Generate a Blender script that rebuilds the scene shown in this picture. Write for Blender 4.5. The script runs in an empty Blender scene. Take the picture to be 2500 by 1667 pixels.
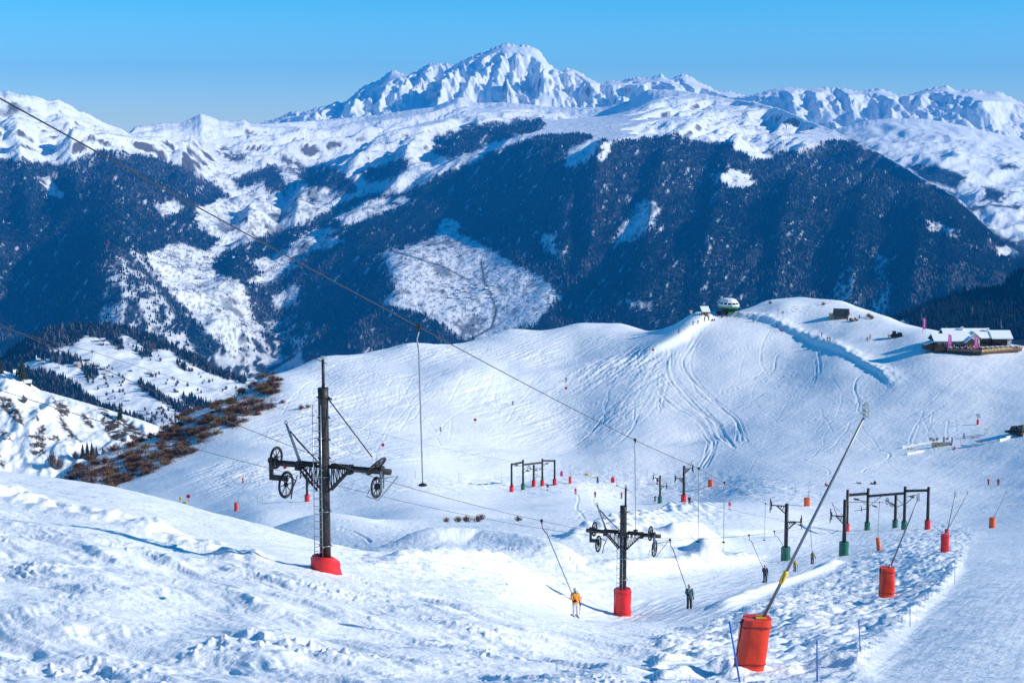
import bpy, bmesh, math, random
import numpy as np
from mathutils import Vector, Matrix, Euler
random.seed(7); RNG = np.random.default_rng(7)
sc = bpy.context.scene
COL = sc.collection
R = math.radians
# ------------------------------------------------------------------ camera
FPX = 4000.0; PITCH = math.atan((833.5-330.0)/FPX)        # photo pixels: 2500 x 1667, level line at y = 330
cam_data = bpy.data.cameras.new('camera'); cam = bpy.data.objects.new('camera', cam_data); COL.objects.link(cam)
cam_data.sensor_width = 36.0; cam_data.lens = 36.0*FPX/2500.0
cam_data.clip_start = 0.5; cam_data.clip_end = 200000.0
cam.location = (0, 0, 0); cam.rotation_euler = (R(90)-PITCH, 0, 0)
sc.camera = cam
# ------------------------------------------------------------------ sky, sun, exposure
SUN_EL, SUN_AZ = R(25), R(100)           # azimuth clockwise from the viewing direction (+Y)
SUNV = Vector((math.cos(SUN_EL)*math.sin(SUN_AZ), math.cos(SUN_EL)*math.cos(SUN_AZ), math.sin(SUN_EL)))
world = bpy.data.worlds.new('World'); sc.world = world; world.use_nodes = True
wn = world.node_tree.nodes; wl = world.node_tree.links
sky = wn.new('ShaderNodeTexSky'); sky.sky_type = 'NISHITA'; sky.sun_disc = False
sky.sun_elevation = SUN_EL; sky.sun_rotation = SUN_AZ
sky.altitude = 2000; sky.air_density = 1.0; sky.dust_density = 0.0; sky.ozone_density = 5.0
bg = wn['Background']; bg.inputs['Strength'].default_value = 0.15
hsv = wn.new('ShaderNodeHueSaturation'); hsv.inputs['Saturation'].default_value = 1.45; hsv.inputs['Hue'].default_value = 0.489
wl.new(sky.outputs['Color'], hsv.inputs['Color']); wl.new(hsv.outputs['Color'], bg.inputs['Color'])
sun_data = bpy.data.lights.new('sun', 'SUN'); sun = bpy.data.objects.new('sun', sun_data); COL.objects.link(sun)
sun_data.energy = 5.0; sun_data.angle = R(0.5); sun_data.color = (1.0, 0.95, 0.87)
sun.rotation_euler = SUNV.to_track_quat('Z', 'Y').to_euler()
sc.view_settings.view_transform = 'Standard'; sc.view_settings.look = 'None'
sc.view_settings.exposure = 0.25; sc.view_settings.gamma = 1.0
sc.cycles.max_bounces = 6; sc.cycles.diffuse_bounces = 2; sc.cycles.glossy_bounces = 2
sc.cycles.transparent_max_bounces = 8; sc.cycles.volume_bounces = 0
sc.cycles.use_denoising = True
sc.cycles.sample_clamp_indirect = 6.0
# ------------------------------------------------------------------ pixel helpers
CP, SP = math.cos(PITCH), math.sin(PITCH)
def pdir(u, v):
    a = (np.asarray(u, float)-1250.0)/FPX; b = (np.asarray(v, float)-833.5)/FPX
    y = CP - b*SP; z = -SP - b*CP
    return a/y, z/y                      # x/y and z/y of the ray
def at(u, v, Y):
    s, t = pdir(u, v); return Vector((float(s)*Y, Y, float(t)*Y))
def tov(t): return 833.5 + FPX*np.tan(-np.arctan(t)-PITCH)     # z/y -> pixel row
def proj(x, y, z):
    d = y*CP - z*SP; up = y*SP + z*CP
    return 1250.0 + FPX*x/d, 833.5 - FPX*up/d
# ------------------------------------------------------------------ noise
_GA = np.random.default_rng(3).uniform(0, 2*np.pi, 1024); _GX, _GY = np.cos(_GA), np.sin(_GA)
def _h(i, j, seed):
    n = (i*374761393 + j*668265263 + seed*974711) & 0x7fffffff
    n = ((n ^ (n >> 13))*1274126177) & 0x7fffffff
    return (n ^ (n >> 16)) & 1023
def pn(x, y, seed=0):
    i = np.floor(x).astype(np.int64); j = np.floor(y).astype(np.int64)
    fx = x-i; fy = y-j
    ux = fx*fx*fx*(fx*(fx*6-15)+10); uy = fy*fy*fy*(fy*(fy*6-15)+10)
    def g(a, b):
        k = _h(i+a, j+b, seed); return _GX[k]*(fx-a) + _GY[k]*(fy-b)
    a = g(0, 0); b = g(1, 0); c = g(0, 1); d = g(1, 1)
    return 1.5*((a+(b-a)*ux)*(1-uy) + (c+(d-c)*ux)*uy)
def fbm(x, y, octv=4, seed=0, gain=0.5, lac=2.03):
    o = 0; a = 1.0; f = 1.0
    for k in range(octv):
        o = o + a*pn(x*f, y*f, seed+k*17); a *= gain; f *= lac
    return o
def ridged(x, y, octv=5, seed=0, gain=0.5, lac=2.07):
    o = 0; a = 1.0; f = 1.0; w = 1.0
    for k in range(octv):
        n = 1-np.abs(pn(x*f, y*f, seed+k*29)); n = n*n*w
        w = np.clip(n*1.6, 0, 1); o = o + a*n; a *= gain; f *= lac
    return o
def sm(a, b, x):
    t = np.clip((x-a)/(b-a), 0, 1); return t*t*(3-2*t)
class TPS:
    def __init__(s, P, val, lam=1e-4):
        P = np.asarray(P, float); n = len(P); s.P = P
        K = s.k(P, P) + lam*np.eye(n); Q = np.hstack([np.ones((n, 1)), P])
        A = np.zeros((n+3, n+3)); A[:n, :n] = K; A[:n, n:] = Q; A[n:, :n] = Q.T
        s.c = np.linalg.solve(A, np.concatenate([val, np.zeros(3)]))
    def k(s, A, B):
        d = ((A[:, None, :]-B[None, :, :])**2).sum(2); return d*np.log(d+1e-9)*0.5
    def __call__(s, x, y):
        sh = np.shape(x); q = np.stack([np.ravel(x), np.ravel(y)], 1); out = np.empty(len(q)); n = len(s.P)
        for i in range(0, len(q), 20000):
            b = q[i:i+20000]; out[i:i+20000] = s.k(b, s.P)@s.c[:n] + s.c[n] + b@s.c[n+1:]
        return out.reshape(sh)
def in_poly(poly, u, v):
    poly = np.asarray(poly, float); c = np.zeros(np.shape(u), bool); n = len(poly); j = n-1
    for i in range(n):
        xi, yi = poly[i]; xj, yj = poly[j]
        c ^= ((yi > v) != (yj > v)) & (u < (xj-xi)*(v-yi)/((yj-yi) or 1e-9) + xi); j = i
    return c
def dist_poly(pts, x, y):
    """distance to a polyline and position along it (0..1)"""
    best = np.full(np.shape(x), 1e9); par = np.zeros(np.shape(x)); n = len(pts)-1; side = np.zeros(np.shape(x))
    for i in range(n):
        ax, ay = pts[i][:2]; bx, by = pts[i+1][:2]; dx, dy = bx-ax, by-ay
        h = np.clip(((x-ax)*dx+(y-ay)*dy)/(dx*dx+dy*dy), 0, 1)
        ex = x-ax-h*dx; ey = y-ay-h*dy; d = np.hypot(ex, ey); m = d < best
        best = np.where(m, d, best); par = np.where(m, (i+h)/n, par)
        side = np.where(m, np.sign(dx*(y-ay)-dy*(x-ax)), side)
    return best, par, side
# ------------------------------------------------------------------ materials
MATS = {}
def mat(name, color, rough=0.6, metal=0.0, var=0.0, scale=3.0, bump=0.0, bscale=20.0, spec=0.5, col2=None):
    if name in MATS: return MATS[name]
    m = bpy.data.materials.new(name); m.use_nodes = True; nt = m.node_tree; b = nt.nodes['Principled BSDF']
    b.inputs['Base Color'].default_value = (*color, 1); b.inputs['Roughness'].default_value = rough
    b.inputs['Metallic'].default_value = metal; b.inputs['Specular IOR Level'].default_value = spec
    if var or col2 or bump:
        tc = nt.nodes.new('ShaderNodeTexCoord')
    if var or col2:
        n = nt.nodes.new('ShaderNodeTexNoise'); n.inputs['Scale'].default_value = scale; n.inputs['Detail'].default_value = 5
        n.inputs['Roughness'].default_value = 0.65
        nt.links.new(tc.outputs['Object'], n.inputs['Vector'])
        r = nt.nodes.new('ShaderNodeValToRGB'); r.color_ramp.elements[0].position = 0.35; r.color_ramp.elements[1].position = 0.68
        c2 = col2 or tuple(min(1, c*(1+var)) for c in color); c1 = color if col2 else tuple(c*(1-var) for c in color)
        r.color_ramp.elements[0].color = (*c1, 1); r.color_ramp.elements[1].color = (*c2, 1)
        nt.links.new(n.outputs['Fac'], r.inputs['Fac']); nt.links.new(r.outputs['Color'], b.inputs['Base Color'])
    if bump:
        n2 = nt.nodes.new('ShaderNodeTexNoise'); n2.inputs['Scale'].default_value = bscale; n2.inputs['Detail'].default_value = 4
        nt.links.new(tc.outputs['Object'], n2.inputs['Vector'])
        bp = nt.nodes.new('ShaderNodeBump'); bp.inputs['Strength'].default_value = bump; bp.inputs['Distance'].default_value = 0.05
        nt.links.new(n2.outputs['Fac'], bp.inputs['Height']); nt.links.new(bp.outputs['Normal'], b.inputs['Normal'])
    MATS[name] = m; return m
class NT:
    """tiny node-tree helper"""
    def __init__(s, name):
        s.m = bpy.data.materials.new(name); s.m.use_nodes = True; s.t = s.m.node_tree; s.b = s.t.nodes['Principled BSDF']; MATS[name] = s.m
    def n(s, typ, **kw):
        nd = s.t.nodes.new('ShaderNode'+typ)
        for k, v in kw.items():
            if k in nd.inputs: nd.inputs[k].default_value = v
            else: setattr(nd, k, v)
        return nd
    def l(s, a, b): s.t.links.new(a, b)
    def noise(s, vec, scale, detail=4, rough=0.55):
        nd = s.n('TexNoise', Scale=scale, Detail=detail, Roughness=rough); s.l(vec, nd.inputs['Vector']); return nd.outputs['Fac']
    def ramp(s, fac, p0, p1, c0=(0, 0, 0), c1=(1, 1, 1)):
        r = s.n('ValToRGB'); e = r.color_ramp.elements; e[0].position = p0; e[1].position = p1; e[0].color = (*c0, 1); e[1].color = (*c1, 1)
        s.l(fac, r.inputs['Fac']); return r.outputs['Color']
    def mix(s, fac, a, b):
        x = s.n('Mix', data_type='RGBA')
        if isinstance(fac, float): x.inputs[0].default_value = fac
        else: s.l(fac, x.inputs[0])
        for sock, c in ((x.inputs[6], a), (x.inputs[7], b)):
            if isinstance(c, tuple): sock.default_value = (*c, 1)
            else: s.l(c, sock)
        return x.outputs[2]
    def math(s, op, a, b=0.0):
        x = s.n('Math', operation=op)
        for sock, c in ((x.inputs[0], a), (x.inputs[1], b)):
            if isinstance(c, (int, float)): sock.default_value = c
            else: s.l(c, sock)
        return x.outputs[0]
SNOWC = (0.86, 0.87, 0.89)
# snow of the near slopes: fine relief only, the shape itself is in the mesh
k = NT('snow'); tc = k.n('TexCoord').outputs['Object']
h1 = k.noise(tc, 5.0, 5, 0.65); h2 = k.noise(tc, 0.7, 4, 0.6)
hs = k.math('ADD', k.math('MULTIPLY', h1, 0.06), k.math('MULTIPLY', h2, 0.25))
bp = k.n('Bump', Strength=0.8, Distance=1.0); k.l(hs, bp.inputs['Height']); k.l(bp.outputs['Normal'], k.b.inputs['Normal'])
ns = k.noise(tc, 0.02, 5)
snowcol = k.mix(k.ramp(ns, 0.35, 0.7), (0.84, 0.855, 0.88), (0.89, 0.895, 0.905))
at_ = k.n('Attribute', attribute_name='dirt')
nd = k.noise(tc, 0.9, 6, 0.7)
dirt = k.math('MULTIPLY', at_.outputs['Fac'], k.ramp(nd, 0.52, 0.60))
k.l(k.mix(dirt, snowcol, (0.16, 0.11, 0.07)), k.b.inputs['Base Color']); k.b.inputs['Roughness'].default_value = 0.55
k.b.inputs['Specular IOR Level'].default_value = 0.25
def mountain_mat(name, rock, rock_lo, rock_hi, nscale, bscale, bdist, forest_col=(0.010, 0.023, 0.034), fsnow=0.18):
    k = NT(name); tc = k.n('TexCoord').outputs['Object']
    geo = k.n('NewGeometry'); sep = k.n('SeparateXYZ'); k.l(geo.outputs['Normal'], sep.inputs[0])
    nz = k.math('ADD', sep.outputs['Z'], k.math('MULTIPLY', k.math('SUBTRACT', k.noise(tc, nscale, 7, 0.68), 0.5), 0.6))
    steep = k.ramp(nz, rock_lo, rock_hi, (1, 1, 1), (0, 0, 0))
    rockc = k.mix(k.noise(tc, nscale*4, 4), rock, tuple(c*1.7 for c in rock))
    at_ = k.n('Attribute', attribute_name='forest'); at2 = k.n('Attribute', attribute_name='rock')
    rk = k.math('MAXIMUM', steep, k.math('MULTIPLY', at2.outputs['Fac'], k.ramp(k.noise(tc, nscale*5, 6, 0.7), 0.42, 0.5)))
    c = k.mix(rk, SNOWC, rockc)
    # snow lying between the trees of the wood
    gaps = k.ramp(k.noise(tc, nscale*9, 4, 0.7), 0.56, 0.70, forest_col, tuple(0.86*fsnow+f*(1-fsnow) for f in forest_col))
    brown = k.ramp(k.noise(tc, nscale*0.6, 4), 0.42, 0.62)
    gaps = k.mix(k.math('MULTIPLY', brown, 0.5), gaps, (0.05, 0.042, 0.05))
    k.l(k.mix(at_.outputs['Fac'], c, gaps), k.b.inputs['Base Color'])
    h = k.noise(tc, bscale, 6, 0.62)
    bp = k.n('Bump', Strength=0.7, Distance=bdist); k.l(h, bp.inputs['Height']); k.l(bp.outputs['Normal'], k.b.inputs['Normal'])
    k.b.inputs['Roughness'].default_value = 0.7; k.b.inputs['Specular IOR Level'].default_value = 0.1
    return k.m
# ------------------------------------------------------------------ object helpers
def link(name, me, parent=None):
    o = bpy.data.objects.new(name, me); COL.objects.link(o)
    if parent: o.parent = parent
    return o
def tag(o, label=None, cat=None, group=None, kind=None):
    if label: o['label'] = label
    if cat: o['category'] = cat
    if group: o['group'] = group
    if kind: o['kind'] = kind
    return o
def grid_mesh(name, X, Y, Z, material, attrs=None, smooth=True):
    nr, nc = X.shape; me = bpy.data.meshes.new(name)
    co = np.stack([X, Y, Z], 2).reshape(-1, 3).astype(np.float32)
    idx = np.arange(nr*nc).reshape(nr, nc)
    q = np.stack([idx[:-1, :-1], idx[:-1, 1:], idx[1:, 1:], idx[1:, :-1]], 2).reshape(-1, 4).astype(np.int32)
    me.vertices.add(len(co)); me.vertices.foreach_set('co', co.ravel())
    me.loops.add(q.size); me.loops.foreach_set('vertex_index', q.ravel())
    me.polygons.add(len(q)); me.polygons.foreach_set('loop_start', np.arange(0, q.size, 4, dtype=np.int32))
    me.polygons.foreach_set('loop_total', np.full(len(q), 4, np.int32))
    if smooth: me.polygons.foreach_set('use_smooth', np.ones(len(q), bool))
    for k_, a in (attrs or {}).items():
        at_ = me.attributes.new(k_, 'FLOAT', 'POINT'); at_.data.foreach_set('value', a.ravel().astype(np.float32))
    me.materials.append(material); me.update(calc_edges=True); me.validate()
    return link(name, me)
def tri_mesh(name, co, tris, material, attrs=None, parent=None, smooth=False):
    me = bpy.data.meshes.new(name); co = np.asarray(co, np.float32); q = np.asarray(tris, np.int32)
    me.vertices.add(len(co)); me.vertices.foreach_set('co', co.ravel())
    me.loops.add(q.size); me.loops.foreach_set('vertex_index', q.ravel())
    me.polygons.add(len(q)); me.polygons.foreach_set('loop_start', np.arange(0, q.size, 3, dtype=np.int32))
    me.polygons.foreach_set('loop_total', np.full(len(q), 3, np.int32))
    if smooth: me.polygons.foreach_set('use_smooth', np.ones(len(q), bool))
    for k_, a in (attrs or {}).items():
        at_ = me.attributes.new(k_, 'FLOAT', 'POINT'); at_.data.foreach_set('value', np.asarray(a, np.float32))
    me.materials.append(material); me.update(calc_edges=True)
    return link(name, me, parent)
# ================================================================== NEAR SNOW SLOPES (0 - 1.1 km): one height field z(x, y)
# per photo column: (row, distance) where the ground shows, ('z', height, distance) where it hides
NEAR = {
 -250: [(1667,40),(1400,57),(1250,75),(1160,95),(1122,120),('z',-36,165),('z',-75,260),('z',-135,420),('z',-190,600),('z',-270,950)],
 0: [(1667,41),(1450,56),(1300,73),(1200,93),(1149,115),('z',-37,160),('z',-72,260),('z',-125,420),('z',-170,600),('z',-250,950)],
 130: [(1667,41),(1460,56),(1310,73),(1215,93),(1166,113),('z',-38,160),('z',-74,260),('z',-104,420),(1166,525),('z',-165,630),('z',-250,950)],
 287: [(1667,42),(1450,58),(1330,73),(1240,90),(1190,109),('z',-40,170),('z',-73,260),('z',-93,400),(1170,478),(1093,548),('z',-150,640),('z',-250,950)],
 457: [(1667,42),(1480,58),(1370,72),(1285,88),(1233,106),('z',-43,165),('z',-70,260),(1225,400),(1150,458),(1080,522),(1010,578),('z',-148,690),('z',-245,960)],
 640: [(1667,42),(1500,57),(1400,70),(1330,85),(1281,103),('z',-41,150),('z',-59,240),(1260,322),(1200,390),(1130,450),(1050,520),(980,577),(918,622),('z',-130,725),('z',-240,1000)],
 785: [(1667,43),(1530,57),(1400,75),(1345,92),(1324,102),('z',-37,140),('z',-54,230),(1300,285),(1230,352),(1150,430),(1080,490),(1000,555),(930,610),(872,655),('z',-125,770),('z',-240,1050)],
 1000: [(1667,44),(1550,58),(1450,75),(1400,90),(1360,112),(1340,135),(1320,165),(1290,226),(1250,292),(1200,362),(1150,424),(1080,490),(1000,560),(920,620),(860,665),(838,690),('z',-125,800),('z',-240,1080)],
 1240: [(1667,45),(1550,62),(1480,80),(1430,97),(1380,118),(1340,150),(1290,220),(1240,320),(1197,430),(1130,480),(1060,535),(980,585),(900,640),(830,690),(803,728),('z',-125,830),('z',-240,1100)],
 1405: [(1667,46),(1580,64),(1512,90),(1500,108),(1430,122),(1380,140),(1330,175),(1280,235),(1230,360),(1190,440),(1080,530),(980,585),(900,635),(830,685),(790,730),('z',-125,830),('z',-240,1100)],
 1520: [(1667,47),(1580,68),(1520,95),(1504,115),(1445,128),(1400,145),(1350,172),(1300,215),(1260,290),(1227,430),(1150,474),(1080,515),(1000,558),(920,606),(850,655),(800,708),(790,730),('z',-120,840),('z',-240,1100)],
 1700: [(1667,53),(1600,66),(1550,85),(1487,112),(1430,150),(1380,180),(1330,215),(1290,260),(1250,330),(1220,420),(1150,468),(1080,508),(1000,550),(930,590),(860,628),(800,658),(767,674),('z',-100,740),('z',-240,1050)],
 1867: [(1667,52),(1600,64),(1530,85),(1480,110),(1423,155),(1367,215),(1330,240),(1290,275),(1240,330),(1190,400),(1130,455),(1060,502),(980,550),(900,598),(820,643),(775,672),(738,706),('z',-95,780),('z',-240,1080)],
 1960: [(1667,51),(1500,88),(1425,148),(1367,205),(1297,288),(1190,394),(1060,494),(900,588),(830,630),(790,656),(729,706),('z',-95,785),('z',-240,1080)],
 2060: [(1667,50),(1600,60),(1500,92),(1430,140),(1356,215),(1297,300),(1240,345),(1190,390),(1130,440),(1060,485),(980,530),(900,570),(830,610),(790,642),(744,692),('z',-95,775),('z',-240,1080)],
 2165: [(1667,49),(1560,66),(1455,118),(1390,165),(1335,222),(1294,292),(1190,388),(1060,478),(900,558),(830,600),(782,650),('z',-95,730),('z',-240,1060)],
 2264: [(1667,48),(1600,57),(1500,77),(1430,110),(1370,160),(1330,215),(1291,293),(1240,340),(1190,385),(1130,430),(1060,470),(980,510),(900,545),(840,578),(806,612),('z',-95,700),('z',-240,1050)],
 2420: [(1667,47),(1550,62),(1450,88),(1390,130),(1340,190),(1285,280),(1190,375),(1100,432),(1000,490),(920,530),(862,560),(835,590),('z',-88,660),('z',-240,1050)],
 2600: [(1667,46),(1500,70),(1400,110),(1300,220),(1200,330),(1100,408),(1000,472),(920,522),(870,555),('z',-80,610),('z',-110,700),('z',-240,1050)],
 2900: [(1667,44),(1500,65),(1400,95),(1300,190),(1200,300),(1100,385),(1000,455),(920,520),('z',-90,620),('z',-140,760)],
}
pts, vals = [], []
for u, lst in NEAR.items():
    for e in lst:
        if e[0] == 'z':
            s = (u-1250)/FPX; Y = e[2]; t = e[1]/Y
        else:
            s, t = pdir(u, e[0]); Y = e[1]
        pts.append((4*float(s), math.log(Y))); vals.append(float(t))
for s in (-0.5, -0.25, 0, 0.25, 0.5):
    for Y, z in ((4, -3.0), (9, -4.6), (18, -7.3), (28, -10.2)):
        pts.append((4*s, math.log(Y))); vals.append(z/Y)
_tps = TPS(pts, np.array(vals), 3e-4)
# the smooth surface is tabulated once on a fine grid and then looked up
_S = np.linspace(-0.62, 0.56, 360); _L = np.linspace(math.log(3.5), math.log(1150), 520)
_T = _tps(*np.meshgrid(4*_S, _L, indexing='xy'))
def base_t(s, l):
    a = np.clip((s-_S[0])/(_S[1]-_S[0]), 0, len(_S)-1.001); b = np.clip((l-_L[0])/(_L[1]-_L[0]), 0, len(_L)-1.001)
    i = a.astype(int); j = b.astype(int); fa = a-i; fb = b-j
    return (_T[j, i]*(1-fa)+_T[j, i+1]*fa)*(1-fb) + (_T[j+1, i]*(1-fa)+_T[j+1, i+1]*fa)*fb
def base_z(x, y):
    y = np.maximum(y, 3.5); return y*base_t(x/y, np.log(y))
def bground(u, v, y0=30.0, y1=1050.0):
    """first point of the smooth ground on the ray through a photo pixel"""
    s, t = pdir(u, v); Y = np.exp(np.linspace(math.log(y0), math.log(y1), 2600)); g = base_t(np.full_like(Y, float(s)), np.log(Y))
    k_ = np.nonzero(g >= float(t))[0]
    if len(k_) == 0: k_ = [int(np.argmax(g))]
    Yh = Y[k_[0]]; return (float(s)*Yh, Yh)
def wpoly(px, y0=30.0): return [bground(u, v, y0) for u, v in px]
def boxed(fn, x, y, x0, x1, y0, y1):
    """evaluate a local shape only where it can matter"""
    o = np.zeros(np.shape(x)); m = (x > x0) & (x < x1) & (y > y0) & (y < y1)
    if np.any(m): o[m] = fn(x[m], y[m])
    return o
def ridge(x, y, px, h, w_l, w_r, y0=120.0, taper=0.15, pw=1.0):
    """bank of snow along a line: height h, half widths left and right of the line"""
    P = wpoly(px, y0); k_ = 2.6*max(w_l, w_r); q = np.array(P)
    def f(x, y):
        d, par, side = dist_poly(P, x, y); w = np.where(side > 0, w_l, w_r); e = sm(0, taper, par)*sm(0, taper, 1-par) if taper else 1.0
        return h*np.exp(-(d/w)**2*pw)*e
    return boxed(f, x, y, q[:, 0].min()-k_, q[:, 0].max()+k_, q[:, 1].min()-k_, q[:, 1].max()+k_)
def mound(x, y, px, h, rx, ry, y0=60.0, ang=0.0, flat=2.0):
    cx, cy = bground(*px, y0); c, s_ = math.cos(ang), math.sin(ang); k_ = (2.7 if flat >= 2 else 4.0)*max(rx, ry)
    def f(x, y):
        a = ((x-cx)*c+(y-cy)*s_)/rx; b = (-(x-cx)*s_+(y-cy)*c)/ry; return h*np.exp(-(a*a+b*b)**(flat/2))
    return boxed(f, x, y, cx-k_, cx+k_, cy-k_, cy+k_)
TRACKS = []   # (pixels, half width m, depth m)
TRACKS += [([(1710,820),(1690,850),(1668,880),(1672,905),(1690,930),(1720,960),(1760,995),(1800,1030),(1812,1075)],1.0,.35),
 ([(1640,860),(1625,900),(1650,950),(1700,1000),(1745,1030),(1770,1075)],1.1,.4),([(1640,860),(1640,910),(1672,960),(1720,1010),(1760,1040),(1790,1090)],1.0,.4),
 ([(1640,860),(1610,900),(1605,950),(1640,990),(1690,1020),(1735,1060),(1740,1100),(1715,1140)],1.0,.35),
 ([(1880,815),(1860,850),(1858,890),(1866,905),(1840,925)],.8,.3),([(1995,855),(2003,905),(1990,925),(1900,945),(1840,975),(1780,1000)],.8,.3),
 ([(1960,838),(1900,870),(1886,910),(1830,940),(1760,960)],.8,.3),([(2092,930),(2086,950),(2094,975),(2090,985)],.8,.3),
 ([(2105,920),(2088,940),(2090,965),(2098,985),(2095,1005),(2112,1020)],.7,.3),
 ([(1530,960),(1480,1010),(1440,1060),(1400,1085)],1.0,.3),([(1600,940),(1570,990),(1540,1050),(1500,1080)],1.0,.3),
 ([(1402,1212),(1412,1225),(1408,1238),(1440,1255),(1480,1275),(1500,1290)],.6,.25),([(1455,1222),(1447,1232),(1470,1248),(1466,1262),(1478,1280)],.5,.22),
 ([(1490,1228),(1560,1250),(1590,1262)],.5,.2),([(1260,1275),(1320,1258),(1400,1250),(1520,1235)],.5,.2),
 ([(1100,1255),(1180,1252),(1240,1245),(1300,1262)],.5,.2),([(830,1275),(900,1274),(980,1268),(1060,1260),(1160,1255)],.45,.2),
 ([(820,1290),(960,1292),(1100,1294),(1200,1298)],.45,.2),([(820,1295),(860,1300),(890,1312),(905,1325)],.5,.2),
 ([(2000,1095),(2050,1098),(2130,1095),(2170,1105),(2165,1120),(2120,1140),(2105,1150)],.8,.25),([(1960,1120),(2020,1145),(2022,1160)],.7,.2),
 ([(1990,885),(1992,930),(1970,960)],.6,.25),([(1560,870),(1500,905),(1440,960),(1380,1000),(1330,1020)],.9,.25)]
for px, w, dep in TRACKS[:4]:          # bundles of near parallel runs
    for k_ in range(3): r_ = random.Random(k_+int(px[1][0])); TRACKS.append(([(u+r_.uniform(-9, 9)+(k_-1)*11, v+r_.uniform(-5, 5)) for u, v in px], r_.uniform(.6, .9), .26))
for q in range(44):           # runs fanning out below the gap in the bank
    r_ = random.Random(q); a = r_.uniform(-1, 1); p = [(1628+6*a, 868)]
    for k_ in range(6): p.append((p[-1][0]-14-a*10+r_.uniform(-16, 14), p[-1][1]+22+r_.uniform(-4, 8)))
    TRACKS.append((p, r_.uniform(.5, .9), r_.uniform(.14, .3)))
for q in range(16):           # traverses running up to the right
    r_ = random.Random(100+q); u0 = r_.uniform(1180, 1850); v0 = r_.uniform(930, 1110); L_ = r_.uniform(150, 330); g = r_.uniform(.25, .42)
    TRACKS.append(([(u0+L_*f, v0-L_*f*g-12*math.sin(f*3.1)) for f in (0, .25, .5, .75, 1)], .7, .2))
for q in range(14):           # runs down the long left flank
    r_ = random.Random(200+q); u0 = r_.uniform(820, 1500); v0 = r_.uniform(850, 960); p = [(u0, v0)]
    for k_ in range(5): p.append((p[-1][0]-r_.uniform(14, 40), p[-1][1]+r_.uniform(16, 30)))
    TRACKS.append((p, .8, .22))
for q in range(70):           # odd thin runs all over the hill
    r_ = random.Random(500+q); u0 = r_.uniform(760, 2350); v0 = r_.uniform(np.interp(u0, [760, 1300, 1960, 2350], [900, 810, 800, 880]), 1040); p = [(u0, v0)]; a = r_.uniform(-1.4, .5)
    for k_ in range(r_.randint(3, 6)): a += r_.uniform(-.5, .5); p.append((p[-1][0]+24*a, p[-1][1]+r_.uniform(12, 26)))
    TRACKS.append((p, r_.uniform(.45, .8), r_.uniform(.10, .22)))
PISTE = [(2090,1667),(2130,1600),(2230,1520),(2300,1450),(2345,1380),(2360,1320),(2600,1250),(2900,1667)]
LIFTRUN = [(1290,1520),(1400,1500),(1560,1450),(1760,1390),(1950,1320),(2120,1280),(2230,1300),(2050,1380),(1950,1415),(1850,1470),(1730,1515),(1560,1520)]
MOGUL = [(1700,1530),(1900,1450),(2060,1380),(2160,1300),(2300,1275),(2400,1310),(2340,1400),(2230,1510),(2110,1600),(2080,1667),(1600,1667),(1600,1560)]
FORE = [(-400,1230),(0,1235),(250,1290),(500,1340),(700,1385),(900,1420),(1150,1470),(1320,1515),(1500,1530),(1750,1530),(1800,1700),(-400,1700)]
SMOOTHL = [(-400,1130),(0,1140),(350,1205),(850,1330),(700,1350),(400,1290),(0,1215),(-400,1215)]
PARK = [(760,1340),(950,1280),(1350,1260),(1550,1220),(1750,1230),(1950,1310),(2000,1350),(1800,1390),(1600,1420),(1400,1480),(1200,1460),(900,1400)]
HILLROUGH = [(560,1000),(760,880),(1000,830),(1300,800),(1560,830),(1640,900),(1500,1060),(1200,1110),(900,1160),(500,1190),(380,1120)]
BOWLTRACK = [(560,1230),(700,1180),(1000,1165),(1300,1150),(1700,1150),(2000,1180),(2000,1230),(1700,1215),(1300,1215),(1000,1190),(700,1215)]
SHRUBZ = [(130,1168),(290,1090),(430,1020),(560,955),(650,905),(690,930),(660,1000),(540,1060),(430,1130),(280,1190),(200,1185)]
_mg_u = np.arange(-420, 2940, 4.0); _mg_v = np.arange(700, 1700, 4.0); _MU, _MV = np.meshgrid(_mg_u, _mg_v)
def _blur(a, n):
    for _ in range(n):
        a = (a + np.roll(a, 1, 0) + np.roll(a, -1, 0) + np.roll(a, 1, 1) + np.roll(a, -1, 1))/5
    return a
MASK = {n: _blur(in_poly(p, _MU, _MV).astype(float), b) for n, p, b in (('piste', PISTE, 5), ('lift', LIFTRUN, 6), ('mogul', MOGUL, 12), ('fore', FORE, 14), ('smooth', SMOOTHL, 10), ('park', PARK, 12), ('rough', HILLROUGH, 40), ('bowl', BOWLTRACK, 14), ('shrub', SHRUBZ, 10))}
def mask(n, u, v):
    i = np.clip(((u-_mg_u[0])/4).astype(int), 0, len(_mg_u)-1); j = np.clip(((v-_mg_v[0])/4).astype(int), 0, len(_mg_v)-1); return MASK[n][j, i]
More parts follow.
